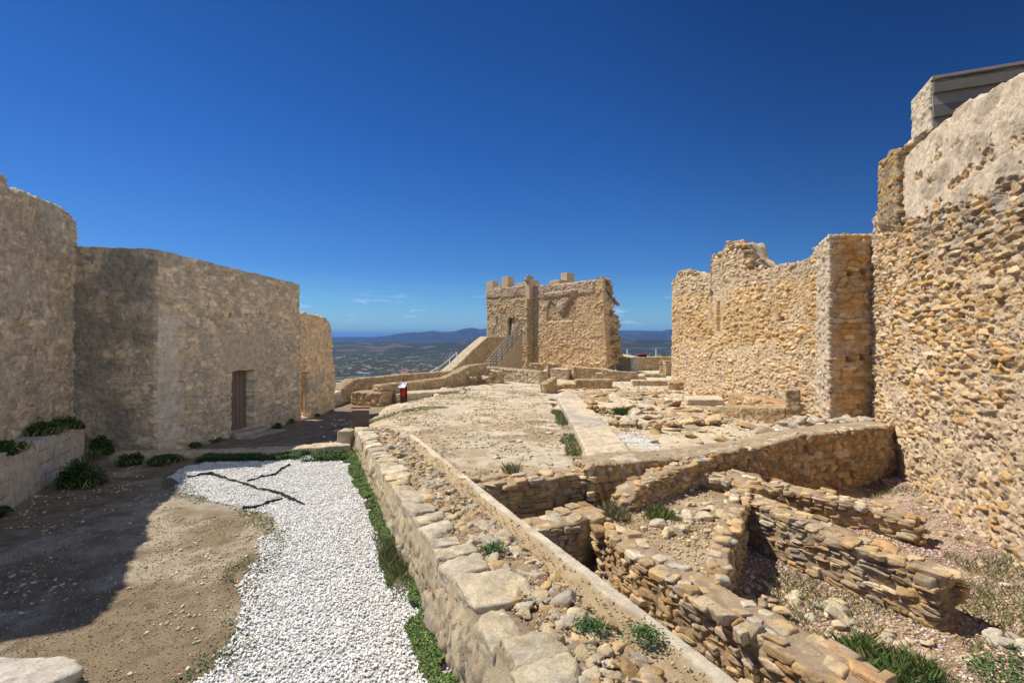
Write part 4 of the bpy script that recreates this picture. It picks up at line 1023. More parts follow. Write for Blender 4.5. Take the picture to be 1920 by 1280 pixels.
low([(1186, 25.6, .70), (1266, 25.4, .72)], .6, plt, 'thin low plastered wall in front of the far right wall foot', seed=18, jag=.015)
low([(1176, 30, .62), (1209, 29.8, .62)], 1.6, plt, 'flat plastered slab beside the long shaded wall', seed=19, jag=.01)
low([(1200, 32, .55), (1245, 31.6, .58)], .8, rub, 'ragged low row of stones before the right rampart', seed=20, jag=.05)
low([(1156, 38.0, 1.70), (1183, 37.0, 1.48)], .9, dict(S_FAR, pal=P_GREY), 'rough pale rubble corner at the right foot of the tower', seed=21, cell=.06)
low([(1183, 39, 1.40), (1270, 39, 1.45)], .6, dict(rub, mcol=(.42, .34, .23), top_mortar=1.2), 'far rampart across the gap between the tower and the long sunlit wall', seed=22, cell=.06, jag=.012)
low([(1240, 33.0, 1.40), (1249, 32.4, 1.42)], .5, rub, 'narrow stone post beside the near edge of the far rampart', seed=23)
low([(1250, 32.6, 1.40), (1263, 33.4, 1.40)], .5, rub, 'dark return of the narrow stone post against the long sunlit wall', seed=24)
low([(1255, 22.9, .84), (1306, 22.6, .88)], .6, dict(rub, top_mortar=1.0), 'low wall ending in a taller pillar at the foot of the long sunlit wall', seed=25)
low([(1306, 22.4, 1.22), (1320, 22.3, 1.24)], .55, rub, 'small square pillar rising at the end of the low wall', seed=26)
low([(1378, 19.8, 1.02), (1397, 19.6, 1.02)], .6, rub, 'stubby ochre pillar against the foot of the long sunlit wall', seed=27)
low([(1289, 16.9, .82), (1357, 16.6, .84)], 1.2, dict(plt, mcol=(.60, .50, .36)), 'raised flat stone platform in the middle of the terrace', seed=28, jag=.02)
low([(1335, 14.6, .90), (1394, 13.6, 1.02), (1436, 13.1, 1.10), (1472, 12.75, 1.14)], .7, dict(rub, su=.2, sv=.13, pal=P_WARM), 'coursed rubble wall running up to the square pillar on the terrace', seed=29)
low([(1474, 12.75, 1.60), (1500, 12.6, 1.62)], .45, dict(rub, su=.45, sv=.17, depth=.035, mortar=.2), 'tall square pillar of stacked blocks on the terrace', seed=30, jag=.02)
low([(1366, 17.5, .95), (1420, 15.8, 1.0), (1470, 14.4, 1.02)], .6, dict(rub, pal=P_WARM), 'pale rubble wall stub lying behind the square terrace pillar', seed=31)
def rough(name, label, pts, a0, a1, seed, zoff=0, pal=P_OCH, thick_=.12, sub=3, cap=95):
    rng = np.random.default_rng(seed); items = []
    for (x0, y0), (x1, y1) in zip(pts[:-1], pts[1:]):
        L = math.hypot(x1 - x0, y1 - y0); s = 0
        while s < L:
            a = rng.uniform(a0, a1); t = s / L
            for k in range(3):
                x = x0 + (x1 - x0) * t + rng.normal(0, thick_); y = y0 + (y1 - y0) * t + rng.normal(0, thick_)
                b = a * rng.uniform(.5, 1); items.append(((x, y, gz1(x, y) + b * rng.uniform(.0, .45) + zoff), (b, b * rng.uniform(.6, 1), b * rng.uniform(.35, .6)), (rng.normal(0, .2), rng.normal(0, .2), rng.uniform(0, 6)), pick(pal, np.array([rng.random()]))[0]))
            s += a * 1.2
    if len(items) > cap: items = [items[i] for i in rng.permutation(len(items))[:cap]]
    items = [(i_[0], tuple(v_ * .85 for v_ in i_[1]), i_[2], i_[3]) for i_ in items]
    root = empty(name, (pts[0][0], pts[0][1], gz1(*pts[0])), label, 'rubble')
    for i, (p_, h_, r_, c_) in enumerate(items):
        rocks('stone', [p_], [h_], [r_], [c_], sub, 'rough', seed * 100 + i, parent=root)
    return root
rough('stone_footing', 'broken row of rough footing stones across the terrace, nearer of two', [(2.65, 12.3), (3.3, 12.4), (5.0, 12.6), (5.6, 12.5)], .10, .22, 71, .05)
rough('stone_footing', 'higher row of rough footing stones across the terrace, farther of two', [(2.6, 15.2), (3.0, 15.0), (3.6, 15.3), (4.4, 15.0)], .14, .28, 72, .10)
rough('stone_footing', 'scatter of small dark stones at the inner edge of the plaster-topped wall', [(2.85, 18.2), (3.0, 17.3)], .08, .18, 73, .02)
rough('rubble_heap', 'spill of boulders along the foot of the tall buttress', [(6.6, 11.6), (7.4, 11.9), (8.3, 12.2), (9.2, 12.2)], .12, .26, 74, .18, P_GREY, .2, 3)
rough('rubble_heap', 'bank of loose pale stones against the foot of the long sunlit wall', [(9.0, 13.6), (8.8, 15.0), (8.5, 17), (8.2, 19), (7.9, 22)], .08, .22, 75, .10, P_WARM, .2)
rough('rubble_heap', 'heap of loose stones in the inner room of the pit', [(2.55, 5.45), (2.85, 5.6), (3.05, 5.95)], .06, .13, 76, .05, P_OCH, .12, 3)
rough('rubble_heap', 'line of fallen stones below the middle pit wall', [(3.3, 5.9), (3.8, 5.2), (4.2, 4.7)], .05, .14, 77, .0, P_PALE, .12, 3)
rough('rubble_heap', 'slabs strewn past the tumbled end of the middle pit wall', [(4.9, 4.95), (5.2, 4.75), (5.4, 4.9)], .08, .2, 78, .0, P_GREY, .1, 3)
rough('rubble_heap', 'stones lying on the earth platform of the pit', [(2.2, 6.3), (2.6, 6.9), (3.0, 7.4), (3.2, 8.0)], .05, .14, 79, .0, P_PALE, .22, 3)
rough('rubble_heap', 'sloping pile of loose rubble left of the wall below the tower stair', [(-2.1, 26.8), (-1.7, 27.2), (-1.3, 27.6)], .15, .3, 80, .35, P_PALE, .3)
rough('rubble_heap', 'rough stones scattered right of the information lectern', [(-4.6, 21.4), (-4.0, 21.8), (-3.2, 22.0), (-2.6, 24.0)], .12, .28, 81, .0, P_PALE, .35)
rough('rubble_heap', 'edge stones lying along the shadow line beside the grass verge', [(-4.9, 12.9), (-5.0, 14.3), (-5.4, 15.8), (-6.0, 17.3)], .05, .12, 82, .0, P_PALE, .3)
low([(745, 20.6, .55), (860, 22.4, .52)], 1.0, dict(plt, pal=P_PALE), 'flat pale slab floor right of the information lectern', seed=33, zb=.1, jag=.03)

# kerb and planter on the left
kc = [(-10.2, 11.75), (-8.4, 12.02), (-6.0, 12.25), (-4.3, 12.75)]
loop, target = thick(kc, [.34, .34, .36, .5])
o = ribbon('kerb', loop, target, topfn(kc, [0, 3, 6.5], [.16, .15, .20], .03, 3, 3), -.2, .03, dict(S_PLA, pal=P_PALE, seed=71, su=.6, sv=.3), tstep=.04); tag(o, 'low stone kerb along the far edge of the white gravel', 'kerb')
o = block('stone_block', [(-4.62, 12.75), (-4.28, 12.70), (-4.24, 13.05), (-4.58, 13.1)], .52, -.1, .02, dict(S_PLA, seed=73, su=.8, sv=.8), tstep=.05); tag(o, 'square stone block in shade at the far end of the gravel-side wall', 'stone')
pc = [(-8.55, 7.1), (-9.25, 8.65), (-10.35, 11.2)]
loop, target = thick(pc, .55)
def plmod(X, Y, Z, U):
    r = np.floor((Z + .02) / .26); b = ((Y * 1.09 + r * .23) % .48); gap = np.maximum(sm(.018, .006, np.abs(((Z + .02) % .26) - .0)), sm(.016, .005, np.abs(b - .24)))
    return dict(flat=.9 + 0 * X, flath=.5, disp=-gap * .03, tint=np.array([.66, .61, .52]) , tintw=.55 + 0 * X, mul=(1 - .35 * gap)[..., None])
planter = ribbon('planter_wall', loop, target, topfn(pc, [0, 2, 4.6], [1.02, 1.0, .90], .02, 3, 3), -.2, .02, dict(S_LEFT, seed=75, pal=P_PALE), plmod, tstep=.03); tag(planter, 'planter wall of squared blocks at the left edge, below the tall wall', 'wall')
rb = rocks('boulder', [(-4.28, 4.02, -.02)], [(.50, .26, .22)], [(.05, .06, .10)], [(.55, .50, .42)], 4, 'block', 3); tag(rb, 'big pale flat-topped boulder in the bottom left corner', 'boulder')

# ------------------------------------------------------------------ the tower
tw = empty('tower', (1.0, 40, .3), 'ruined square stone tower with concrete merlons beyond the court', 'tower')
A_ = np.array([6.65, 35.0]); td = np.array([-.60, .80]); td /= np.hypot(*td); tn = np.array([-td[1], td[0]])   # td: leftwards and away; tn: towards the camera side
if tn @ (-A_) < 0: tn = -tn
def tp(a, b): q = A_ + td * a + tn * b; return (float(q[0]), float(q[1]))
def Tal(px):
    k = (px - CX) / F; return (k * A_[1] - A_[0]) / (td[0] - k * td[1])
def tzf(x, y):
    a = (x - A_[0]) * td[0] + (y - A_[1]) * td[1]; return np.interp(a, [-2, 0, .35, .8, 2, 7.5], [7.1, 7.42, 7.45, 7.22, 7.22, 7.28]) + (fbm(x * 3, y * 3, None, 601, 3) - .5) * .5 * sm(1.3, .2, a)
def twmod(X, Y, Z, U):
    a = (X - A_[0]) * td[0] + (Y - A_[1]) * td[1]; b = (X - A_[0]) * tn[0] + (Y - A_[1]) * tn[1]
    n = fbm(X * .9, Y * .9, Z * .9, 605, 4) - .5; fr = (b > -.3)
    conc = fr * sm(-.04, .04, Z - (6.35 + n * .35)) * sm(.75, .95, a)
    a0 = Tal(1052); da = np.abs(a - a0); arch = fr * (da < .35 + np.clip(Z - 5.15, 0, 9) ** 1.6 * .85) * (Z > 5.1) * (Z < 6.7)
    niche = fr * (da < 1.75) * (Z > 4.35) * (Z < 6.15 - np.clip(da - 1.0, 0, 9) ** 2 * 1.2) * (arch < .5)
    smooth = fr * sm(.05, .22, n + .10 * sm(2.2, 4.2, Z)) * sm(1.9, 2.6, Z)
    low_ = sm(1.7, 1.2, Z + n)
    return dict(mortar=1.3 * conc + 1.3 * arch + .55 * smooth - .15 * low_ - .2 * sm(.9, .3, a), tint=np.where(((conc + arch) > .5)[..., None], np.array([.50, .37, .24]), np.array([.52, .34, .17])),
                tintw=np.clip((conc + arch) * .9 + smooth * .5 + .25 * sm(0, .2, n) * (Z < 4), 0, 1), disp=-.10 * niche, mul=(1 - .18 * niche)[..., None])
def twdef(V):
    a = (V[:, 0] - A_[0]) * td[0] + (V[:, 1] - A_[1]) * td[1]; b = (V[:, 0] - A_[0]) * tn[0] + (V[:, 1] - A_[1]) * tn[1]
    zz = V[:, 2]; n = fbm(zz * 1.6, b * 1.4, None, 607, 3) - .5
    n = n + (fbm(zz * 5, b * 4, None, 608, 2) - .5) * .4
    out = np.interp(zz, [0, .9, 1.6, 3.0, 4.2, 5.0, 5.6, 6.2, 7.3], [.1, .15, .6, .55, .35, -.05, .2, -.3, -.5]) + n * .6
    k = sm(.9, -.05, a) * sm(-.1, -.7, b)
    bat = sm(1.1, 0, a) * np.interp(zz, [0, 3, 5, 7.4], [.35, .30, .08, 0]) * sm(-.6, 0, b)
    V = V.copy(); V[:, 0] -= td[0] * (out * k + bat); V[:, 1] -= td[1] * (out * k + bat); return V
block('main_wall', [tp(0, 0), tp(Tal(998) + .3, 0), tp(Tal(998) + .3, -1.0), tp(0, -1.0)], tzf, -.2, .05, S_FAR, twmod, tstep=.15, parent=tw, deform=twdef)
t0 = Tal(999); tL = Tal(917) - t0; tP = Tal(947) - t0; tD0, tD1 = Tal(974.5) - t0, Tal(962) - t0; ms = tL / 5.1
def tumod(X, Y, Z, U):
    n = fbm(X * .9, Y * .9, Z * .9, 611, 4) - .5; a = (X - A_[0]) * td[0] + (Y - A_[1]) * td[1] - t0
    conc = sm(-.03, .03, Z - (6.75 + n * .4)); sm_ = sm(.0, .15, n + .1) * sm(.3, .6, a) * sm(4.6, 4.0, a)
    return dict(mortar=1.3 * conc + .6 * sm_, tint=np.where((conc > .5)[..., None], np.array([.50, .37, .24]), np.array([.48, .39, .26])), tintw=np.clip(conc * .9 + .25, 0, 1))
block('turret', [tp(t0, .25), tp(t0 + tL, .25), tp(t0 + tL, -4.2), tp(t0, -4.2)], 7.55, -.2, .055, dict(S_FAR, pal=P_WARM * .95, seed=35, mcol=(.46, .36, .22)), tumod, tstep=.3, parent=tw,
      holes=[(tp(t0, .25), tp(t0 + 5, .25), tL * .72, tL * .72 + .25, 4.2, 4.95, .35, .6)])
dA = t0 + .75
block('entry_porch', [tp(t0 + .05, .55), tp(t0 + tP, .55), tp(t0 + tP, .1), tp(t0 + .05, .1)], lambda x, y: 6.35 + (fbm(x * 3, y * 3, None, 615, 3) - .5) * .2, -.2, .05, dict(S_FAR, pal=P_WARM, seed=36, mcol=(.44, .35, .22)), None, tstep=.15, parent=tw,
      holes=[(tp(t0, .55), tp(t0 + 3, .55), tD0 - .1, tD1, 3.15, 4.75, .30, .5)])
q = tp(t0 + (tD0 + tD1) / 2 - .05, .335); MB().box((q[0], q[1], 3.95), (tD1 - tD0 + .16, .05, 1.65), math.atan2(td[1], td[0]), (.035, .028, .022)).build('door', wood, tw)  # near-black slab painted as the shade inside the open tower doorway
cm = (.54, .40, .25); ta = math.atan2(td[1], td[0])
def tbox(name, a, b, z0, z1, la, lb, col=cm):
    q = tp(a, b); return MB().box((q[0], q[1], (z0 + z1) / 2), (la, lb, z1 - z0), ta, col).build(name, M_CONC, tw, bevel=.02)
tbox('merlon', t0 + tL - .55, -.02, 7.5, 8.42, 1.1, .7)
tbox('merlon', t0 + (Tal(952) - t0), .0, 6.9, 8.6, 1.0, .7)
tbox('merlon', t0 - .75, -3.4, 7.2, 8.75, .8, .9)
tbox('merlon', t0 + 4.3, -3.6, 7.2, 8.6, .9, .8)
tbox('merlon', t0 + 1.5, -3.9, 7.4, 8.35, .7, .6)
tbox('parapet', t0 + 1.1, -.02, 7.5, 7.86, 1.6, .62)
tbox('parapet', t0 + tL - 1.7, -.02, 7.5, 7.80, 1.3, .62)
tbox('parapet', t0 + .12, .15, 6.3, 8.0, .55, .7)
tbox('parapet', t0 - .55, -2.6, 7.2, 8.05, 1.3, 1.2)
rocks('broken_pier', [tp(t0 + .1, .3) + (8.1,), tp(t0 + .3, .35) + (8.02,)], [(.35, .35, .25), (.3, .3, .2)], [(0, 0, .3), (.1, .1, 1)], [(.4, .34, .26), (.38, .3, .22)], 3, 'rough', 4, parent=tw)
twall = [q for q in SC.objects if q.name.startswith('main_wall')][0]
rng = np.random.default_rng(55); pp, hh_, rr_, cc_ = [], [], [], []
for i in range(95):
    zz = rng.uniform(.6, 7.3); o_ = float(np.interp(zz, [0, .9, 1.6, 3.0, 4.2, 5.0, 5.6, 6.2, 7.3], [.1, .15, .6, .55, .35, -.05, .2, -.3, -.5])); q = tp(-o_ + rng.normal(0, .08), -.85 + rng.normal(0, .12)); a = rng.uniform(.14, .32)
    pp.append(q + (zz,)); hh_.append((a, a * .8, a * .5)); rr_.append((rng.normal(0, .15), rng.normal(0, .15), rng.uniform(0, 6))); cc_.append(pick(P_WARM, np.array([rng.random()]))[0] * .8)
rocks('broken_edge', pp, hh_, rr_, cc_, 2, 'rough', 9, parent=tw)
# stair block with a sloping parapet, and the steel rail
rp = [((918 - CX) / F * 41.5, 41.5), ((905 - CX) / F * 38.5, 38.5), ((846 - CX) / F * 33, 33.0)]
def Y2z(py, Y): return EYE + (H0 - py) / F * Y
rpf = [((950 - CX) / F * 40.3, 40.3), ((915 - CX) / F * 39.0, 39.0), ((888 - CX) / F * 36.3, 36.3), ((860 - CX) / F * 33.6, 33.6), ((843 - CX) / F * 32.2, 32.2)]
_, cum = along(rpf)
o = strip('stair_ramp', rpf, .75, topfn(rpf, cum, [Y2z(631, 40.3), Y2z(631.5, 39.0), Y2z(655, 36.3), Y2z(683, 33.6), Y2z(697, 32.2)], .015, 3, 5), -.3, .05, dict(S_PLA, seed=77, mcol=(.50, .40, .26), top_mortar=1.2), tstep=.06)
tag(o, 'solid sloping stair parapet climbing to the tower door', 'stair')
st_ = MB()
p0 = np.array([(906 - CX) / F * 34, 34.0]); p1 = np.array([(966 - CX) / F * 38.7, 38.7]); z0, z1 = .45, 3.15; ns = 15
dd = (p1 - p0) / np.hypot(*(p1 - p0)); Ls = np.hypot(*(p1 - p0)); sa = math.atan2(dd[1], dd[0])
for i in range(ns):
    t = (i + .5) / ns; q = p0 + (p1 - p0) * t; zz = z0 + (z1 - z0) * (i + 1) / ns; st_.box((q[0], q[1], (zz - .4) / 2 + .0), (Ls / ns - .01, 1.3, zz + .4), sa, (.44, .35, .23))
so = st_.build('stone_stair', M_STONE, None, bevel=.02); tag(so, 'flight of worn stone steps up to the tower door', 'stair')
rail = MB(); off_ = np.array([dd[1], -dd[0]]) * .58
for k in range(4):
    a = p0 + off_; b = p1 + off_; h = .25 + k * .28
    rail.tube([(a[0], a[1], z0 + h), (b[0], b[1], z1 + h)], .036, 8, (.55, .55, .55))
for i in range(7):
    t = i / 6; q = p0 + (p1 - p0) * t + off_; zz = z0 + (z1 - z0) * t; rail.tube([(q[0], q[1], zz - .1), (q[0], q[1], zz + 1.12)], .03, 6, (.45, .45, .45))
ro = rail.build('stair_handrail', plain('galvanised_steel', (.10, .10, .105), .5, .2, .05), None, True); tag(ro, 'grey steel handrail with four sloping bars beside the tower steps', 'handrail')
gy = MB(); gy.tube([P_ for P_ in [((806 - CX) / F * 30, 30, Y2z(698, 30)), ((830 - CX) / F * 32, 32, Y2z(684, 32)), ((857 - CX) / F * 34, 34, Y2z(661, 34))]], .035, 6, (.7, .7, .68))
for px, Y, py in ((820, 31, 690), (843, 33, 672), (857, 34, 661)): gy.tube([((px - CX) / F * Y, Y, Y2z(py, Y)), ((px - CX) / F * Y, Y, -3)], .03, 6, (.6, .6, .58))
o = gy.build('path_handrail', plain('painted_steel', (.6, .6, .58), .5, .1), None, True); tag(o, 'thin pale handrail climbing outside the outer parapet', 'handrail')

# far side: thin posts, dark jacket on the rampart, bushes beyond
for px in (1176, 1230): 
    Y = 44; o = MB().tube([((px - CX) / F * Y, Y, -2), ((px - CX) / F * Y, Y, Y2z(655, Y))], [.05, .03], 8, (.5, .5, .5)).build('thin_post', plain('painted_steel', (.6, .6, .58), .5, .1), None, True)
    tag(o, 'thin grey post beyond the far rampart, ' + ('nearer the tower' if px == 1176 else 'nearer the long sunlit wall'), 'post', 'thin posts beyond the rampart')
X0 = (1205 - CX) / F * 39.2
T, Fc = tpl(3, 'pebble'); V = T[2] * np.array([.42, .22, .17]) + np.array([X0, 39.25, 1.56]); cj = np.where((T[2][:, 2:3] > .1) & (T[2][:, 0:1] < .5), np.array([[.30, .02, .04]]), np.array([[.02, .018, .02]]))
o = mk('folded_jacket', V, [Fc], cj, M_CONC); tag(o, 'black and dark red jacket heaped on top of the far rampart', 'jacket')

# information panels
def lectern(name, x, y, z, w, h, yaw, label, front=True):
    o = MB().box((x, y, z + h * .5), (w, .06, h), yaw, (.085, .032, .027) if front else (.15, .105, .09)).build(name, M_CONC, None, bevel=.008)
    tag(o, label, 'sign')
    cy_, sy_ = cos(yaw), sin(yaw)
    def w2(px_, py_): return (x + px_ * cy_ - py_ * sy_, y + px_ * sy_ + py_ * cy_)
    c = w2(0, -.10 if front else .02); MB().box((c[0], c[1], z + h + .07), (w * 1.03, .40 if front else .12, .035), yaw, (.20, .02, .045), rx=.60 if front else -.1).build('panel_frame', M_CONC, o, bevel=.006)
    if front:
        c = w2(0, -.112); MB().box((c[0], c[1], z + h + .088), (w * .96, .34, .012), yaw, (.72, .75, .78), rx=.60).build('printed_panel', M_CONC, o)
        t = MB()
        for i, (a, b, ww, hh_) in enumerate(((-.12, .06, .14, .05), (-.12, -.02, .12, .02), (-.12, -.06, .12, .02), (.08, .05, .10, .02), (-.05, .12, .3, .02))):
            c = w2(a, -.115 + b * cos(.6)); t.box((c[0], c[1], z + h + .098 + b * sin(.6)), (ww, hh_, .006), yaw, (.10, .17, .30), rx=.6)
        t.build('printed_text', M_CONC, o)
        e = MB()      # red crest
        for (ax, az, ww, hh_) in ((0, .0, .15, .10), (0, .09, .15, .08), (-.055, .15, .05, .05), (.055, .15, .05, .05), (0, .15, .035, .07), (0, -.075, .11, .06), (0, -.12, .05, .04)):
            c = w2(ax, -.034); e.box((c[0], c[1], z + h * .62 + az), (ww, .008, hh_), yaw, (.60, .03, .02))
        e.build('crest', M_CONC, o)
    return o
lx = (757 - CX) / F * 20.3; lectern('information_lectern', lx, 20.3, gz1(lx, 20.3) - .05, .30, .72, -.15, 'dark red information lectern with a slanted white panel and a red crest', True)
lx = (676 - CX) / F * 13.0; lectern('information_lectern', lx, 13.0, -.05, .46, 1.08, .02, 'brown back of an information board at the end of the gravel-side wall', False)

# ------------------------------------------------------------------ gravel
def gravel_left(Y): return np.interp(Y, [2.5, 4.17, 4.76, 5.43, 6.47, 7.2, 7.67, 8.2, 8.65, 9.1, 9.8, 10.3, 11.2, 12.1], [-2.9, -2.75, -2.75, -3.0, -3.4, -3.62, -3.85, -4.3, -5.3, -6.1, -6.9, -7.4, -7.5, -7.0])
rng = np.random.default_rng(5)
def scatter_zone(n, x0, x1, y0, y1, cond, rng):
    x = rng.uniform(x0, x1, n); y = rng.uniform(y0, y1, n); m = cond(x, y); return x[m], y[m]
def gcond(x, y):
    e = gravel_left(y) + (fbm(x * 2, y * 2, None, 701, 3) - .5) * .5
    return (x > e) & (x < XL(y) - .02) & (y < 12.1 + (x + 5) * .1)
x, y = scatter_zone(165000, -7.9, 1, 2.8, 12.2, gcond, rng)
# finer cover far away where single stones melt together
keep = rng.random(len(x)) < 1.0; x, y = x[keep], y[keep]
k = len(x); a = rng.uniform(.009, .018, k)
z = gz(x, y) + .012 + rng.uniform(-.004, .014, k)
c = np.array([.88, .87, .84]) * rng.uniform(.72, 1.05, k)[:, None]; c[rng.random(k) < .06] *= np.array([.75, .68, .58])
o = rocks('white_gravel', np.stack([x, y, z], -1), np.stack([a * rng.uniform(.9, 1.4, k), a, a * .6], -1), np.stack([rng.normal(0, .4, k), rng.normal(0, .4, k), rng.uniform(0, 6.3, k)], -1), c, 1, 'pebble', 1, M_PEB)
tag(o, kind='stuff')
gb = mk('gravel_bed', *(lambda XX, YY: (np.stack([XX, YY, ground_z(XX, YY) + .006], -1).reshape(-1, 3), [gridfaces(*XX.shape)]))(*(lambda yy, t: (gravel_left(yy)[:, None] + .12 + (XL(yy)[:, None] + .05 - gravel_left(yy)[:, None] - .12) * t[None], np.repeat(yy[:, None], len(t), 1)))(np.arange(2.6, 12.15, .05), np.linspace(0, 1, 80))), np.array([.55, .53, .49]), M_SOIL)
tag(gb, kind='structure')
# chips and pebbles on the dirt, court, terrace
def chips(name, n, x0, x1, y0, y1, cond, a0, a1, pal, seed, flat=.5, kind='rough', sub=1, sink=.3, label=None, power=2.5, mat=None):
    rng = np.random.default_rng(seed); x, y = scatter_zone(n, x0, x1, y0, y1, cond, rng); k = len(x); a = a0 + (a1 - a0) * rng.random(k) ** power
    o = rocks(name, np.stack([x, y, gz(x, y) + a * (flat - sink)], -1), np.stack([a, a * rng.uniform(.5, .95, k), a * flat], -1), np.stack([rng.normal(0, .25, k), rng.normal(0, .25, k), rng.uniform(0, 6.3, k)], -1), pick(pal, rng.random(k)), sub, kind, seed, mat)
    return tag(o, kind='stuff')
dens = lambda x, y, s, t: fbm(x * 1.1, y * 1.1, None, s, 3) > t
chips('dirt_pebbles', 5000, -9, -2.2, 3, 11.8, lambda x, y: (x < gravel_left(y) + .3) & (dens(x, y, 711, .42)), .006, .035, P_PALE * 1.1, 12, .5, sink=.2)
chips('dirt_grit', 26000, -7, -2.2, 3, 8, lambda x, y: (x < gravel_left(y) + .2), .004, .012, np.concatenate([P_WARM * .6, P_PALE]), 13, .6, sink=.2)
chips('court_chips', 16000, -5.5, 2, 8, 26, lambda x, y: (x > XL(y) + 1.2) & (x > -4.9) & (y > yline(x) + .3) & dens(x, y, 713, .45) & (x < 1.4), .008, .055, np.concatenate([P_PALE, P_WARM]), 14, .45)
chips('court_stones', 420, -5.5, 1.4, 9, 26, lambda x, y: (x > XL(y) + 1.3) & (y > yline(x) + .4) & dens(x, y, 714, .5), .03, .11, P_PALE, 15, .4, sub=2)
chips('terrace_chips', 9000, 2.7, 9, 9, 27, lambda x, y: (y > yline(x) + .7) & dens(x, y, 715, .46) & (x < 8.7 - .1 * (y - 14)), .01, .07, np.concatenate([P_PALE, P_WARM]), 16, .4)
chips('terrace_slabs', 170, 2.7, 8.2, 9.8, 24, lambda x, y: (y > yline(x) + .9), .10, .34, np.concatenate([P_PALE, P_WARM, P_PALE]), 17, .18, sub=3, sink=.09, power=1.3)
pink = 1.15 * np.array([(.50, .32, .30), (.56, .41, .39), (.36, .23, .19), (.60, .54, .50), (.42, .30, .26), (.30, .21, .17)])
inp = lambda x, y: (y < yline(x) - .1) & (x < 4.15 + .42 * y) & (~inpoly(x, y, PLAT))
chips('pink_gravel', 60000, 2.2, 9.2, 2.8, 11, lambda x, y: inp(x, y) & (x > 2.9) & dens(x, y, 717, .30), .008, .028, pink, 18, .55)
chips('pit_crumbs', 32000, -.6, 6, 3, 9.5, lambda x, y: (y < yline(x) + .1) & (x > XL(y) + 1.5) & dens(x, y, 718, .42), .006, .035, np.concatenate([P_OCH, P_PALE]), 19, .5)
chips('wall_foot_debris', 1300, 4, 9.5, 4, 11, lambda x, y: (y < yline(x) - .1) & (np.abs(4.22 + .42 * y - x) < .55), .02, .09, np.concatenate([P_WARM, P_PALE]), 20, .5, sub=2)
def wpatch(cx_, cy_, rx, ry, n, seed):
    return chips('white_chips', n, cx_ - rx, cx_ + rx, cy_ - ry, cy_ + ry, lambda x, y: ((x - cx_) / rx) ** 2 + ((y - cy_) / ry) ** 2 < .9 + .4 * (fbm(x * 4, y * 4, None, seed, 2) - .5), .008, .03, np.array([(.78, .77, .74), (.70, .68, .64)]), seed, .5, mat=M_PEB)
wpatch(2.75, 10.6, .42, 1.1, 3000, 31); wpatch(6.6, 11.9, .9, .45, 3000, 32)
lone = np.random.default_rng(3)
# loose membrane showing through the gravel
def membrane(pts, w, label, seed):
    rng = np.random.default_rng(seed); L = []; R = []
    P = np.array(pts, float); _, cum = along(P); t = np.arange(0, cum[-1], .03); X = np.interp(t, cum, P[:, 0]); Y = np.interp(t, cum, P[:, 1])
    dx = np.gradient(X); dy = np.gradient(Y); l = np.hypot(dx, dy); wid = w * np.interp(t / cum[-1], [0, .15, .5, .85, 1], [1.4, .9, .6, .7, .2]) * (.5 + vn(t * 7, t * 0, None, seed) * 1.0)
    rows = []
    for f, zz in ((-1, .0), (-.8, .03), (0, .04), (.8, .028), (1, .0)):
        z = ground_z(X, Y) + .02 + zz * (.5 + vn(t * 9, t * 0 + f, None, seed + 1))
        rows.append(np.stack([X - dy / l * wid * f, Y + dx / l * wid * f, z], -1))
    V = np.stack(rows, 0); return tag(mk('torn_membrane', V.reshape(-1, 3), [gridfaces(5, len(t))], np.array([.018, .019, .023]), M_CONC), label, 'membrane')
def g0(px, py): Y = EYE * F / (py - H0); return ((px - CX) / F * Y, Y)
membrane([g0(352, 897), g0(398, 891), g0(425, 900), g0(470, 914), g0(530, 929), g0(572, 949)], .032, 'longest strip of black membrane poking diagonally out of the white gravel', 3)
membrane([g0(543, 876), g0(527, 884), g0(516, 893), g0(490, 897), g0(463, 906)], .028, 'upper short strip of black membrane in the white gravel', 4)
membrane([g0(455, 954), g0(480, 951), g0(505, 941), g0(532, 936)], .035, 'lower short strip of black membrane in the white gravel', 5)

# ------------------------------------------------------------------ plants
def leaves(x, y, z, size, n_seed, cols, up=.5):
    rng = np.random.default_rng(n_seed); k = len(x); s = size * rng.uniform(.6, 1.3, k)
    a = rng.uniform(0, 2 * pi, k); el = rng.uniform(-.2, 1.1, k)
    d = np.stack([np.cos(a) * np.cos(el), np.sin(a) * np.cos(el), np.sin(el)], -1)
    side = np.stack([-np.sin(a), np.cos(a), rng.normal(0, .4, k)], -1); side /= np.linalg.norm(side, axis=1)[:, None]
    p = np.stack([x, y, z], -1)
    V = np.stack([p - d * s[:, None] * .5, p + side * s[:, None] * .36, p + d * s[:, None] * .6, p - side * s[:, None] * .36], 1).reshape(-1, 3)
    f = (np.arange(k) * 4)[:, None] + np.arange(4)[None]
    c = np.repeat(pick(cols, rng.random(k)) * rng.uniform(.7, 1.2, k)[:, None], 4, 0); return V, f, c
def blades(x, y, z, h, w, seed, cols, lean=.35):
    rng = np.random.default_rng(seed); k = len(x); a = rng.uniform(0, 2 * pi, k); hh = h * rng.uniform(.5, 1.2, k); b = rng.uniform(0, 2 * pi, k); ln = rng.uniform(.1, 1, k) * lean
    p = np.stack([x, y, z], -1); s = np.stack([np.cos(a), np.sin(a), 0 * a], -1) * w * .5; t = np.stack([np.cos(b) * ln, np.sin(b) * ln, np.ones(k)], -1) * hh[:, None]
    V = np.stack([p - s, p + s, p + t * .55 + s * .6, p + t * np.array([1.5, 1.5, 1.0])], 1).reshape(-1, 3); f = (np.arange(k) * 4)[:, None] + np.arange(4)[None]
    c = np.repeat(pick(cols, rng.random(k)), 4, 0); return V, f, c
GRN = np.array([(.055, .115, .030), (.075, .145, .038), (.045, .09, .028), (.095, .16, .05), (.06, .12, .045)])
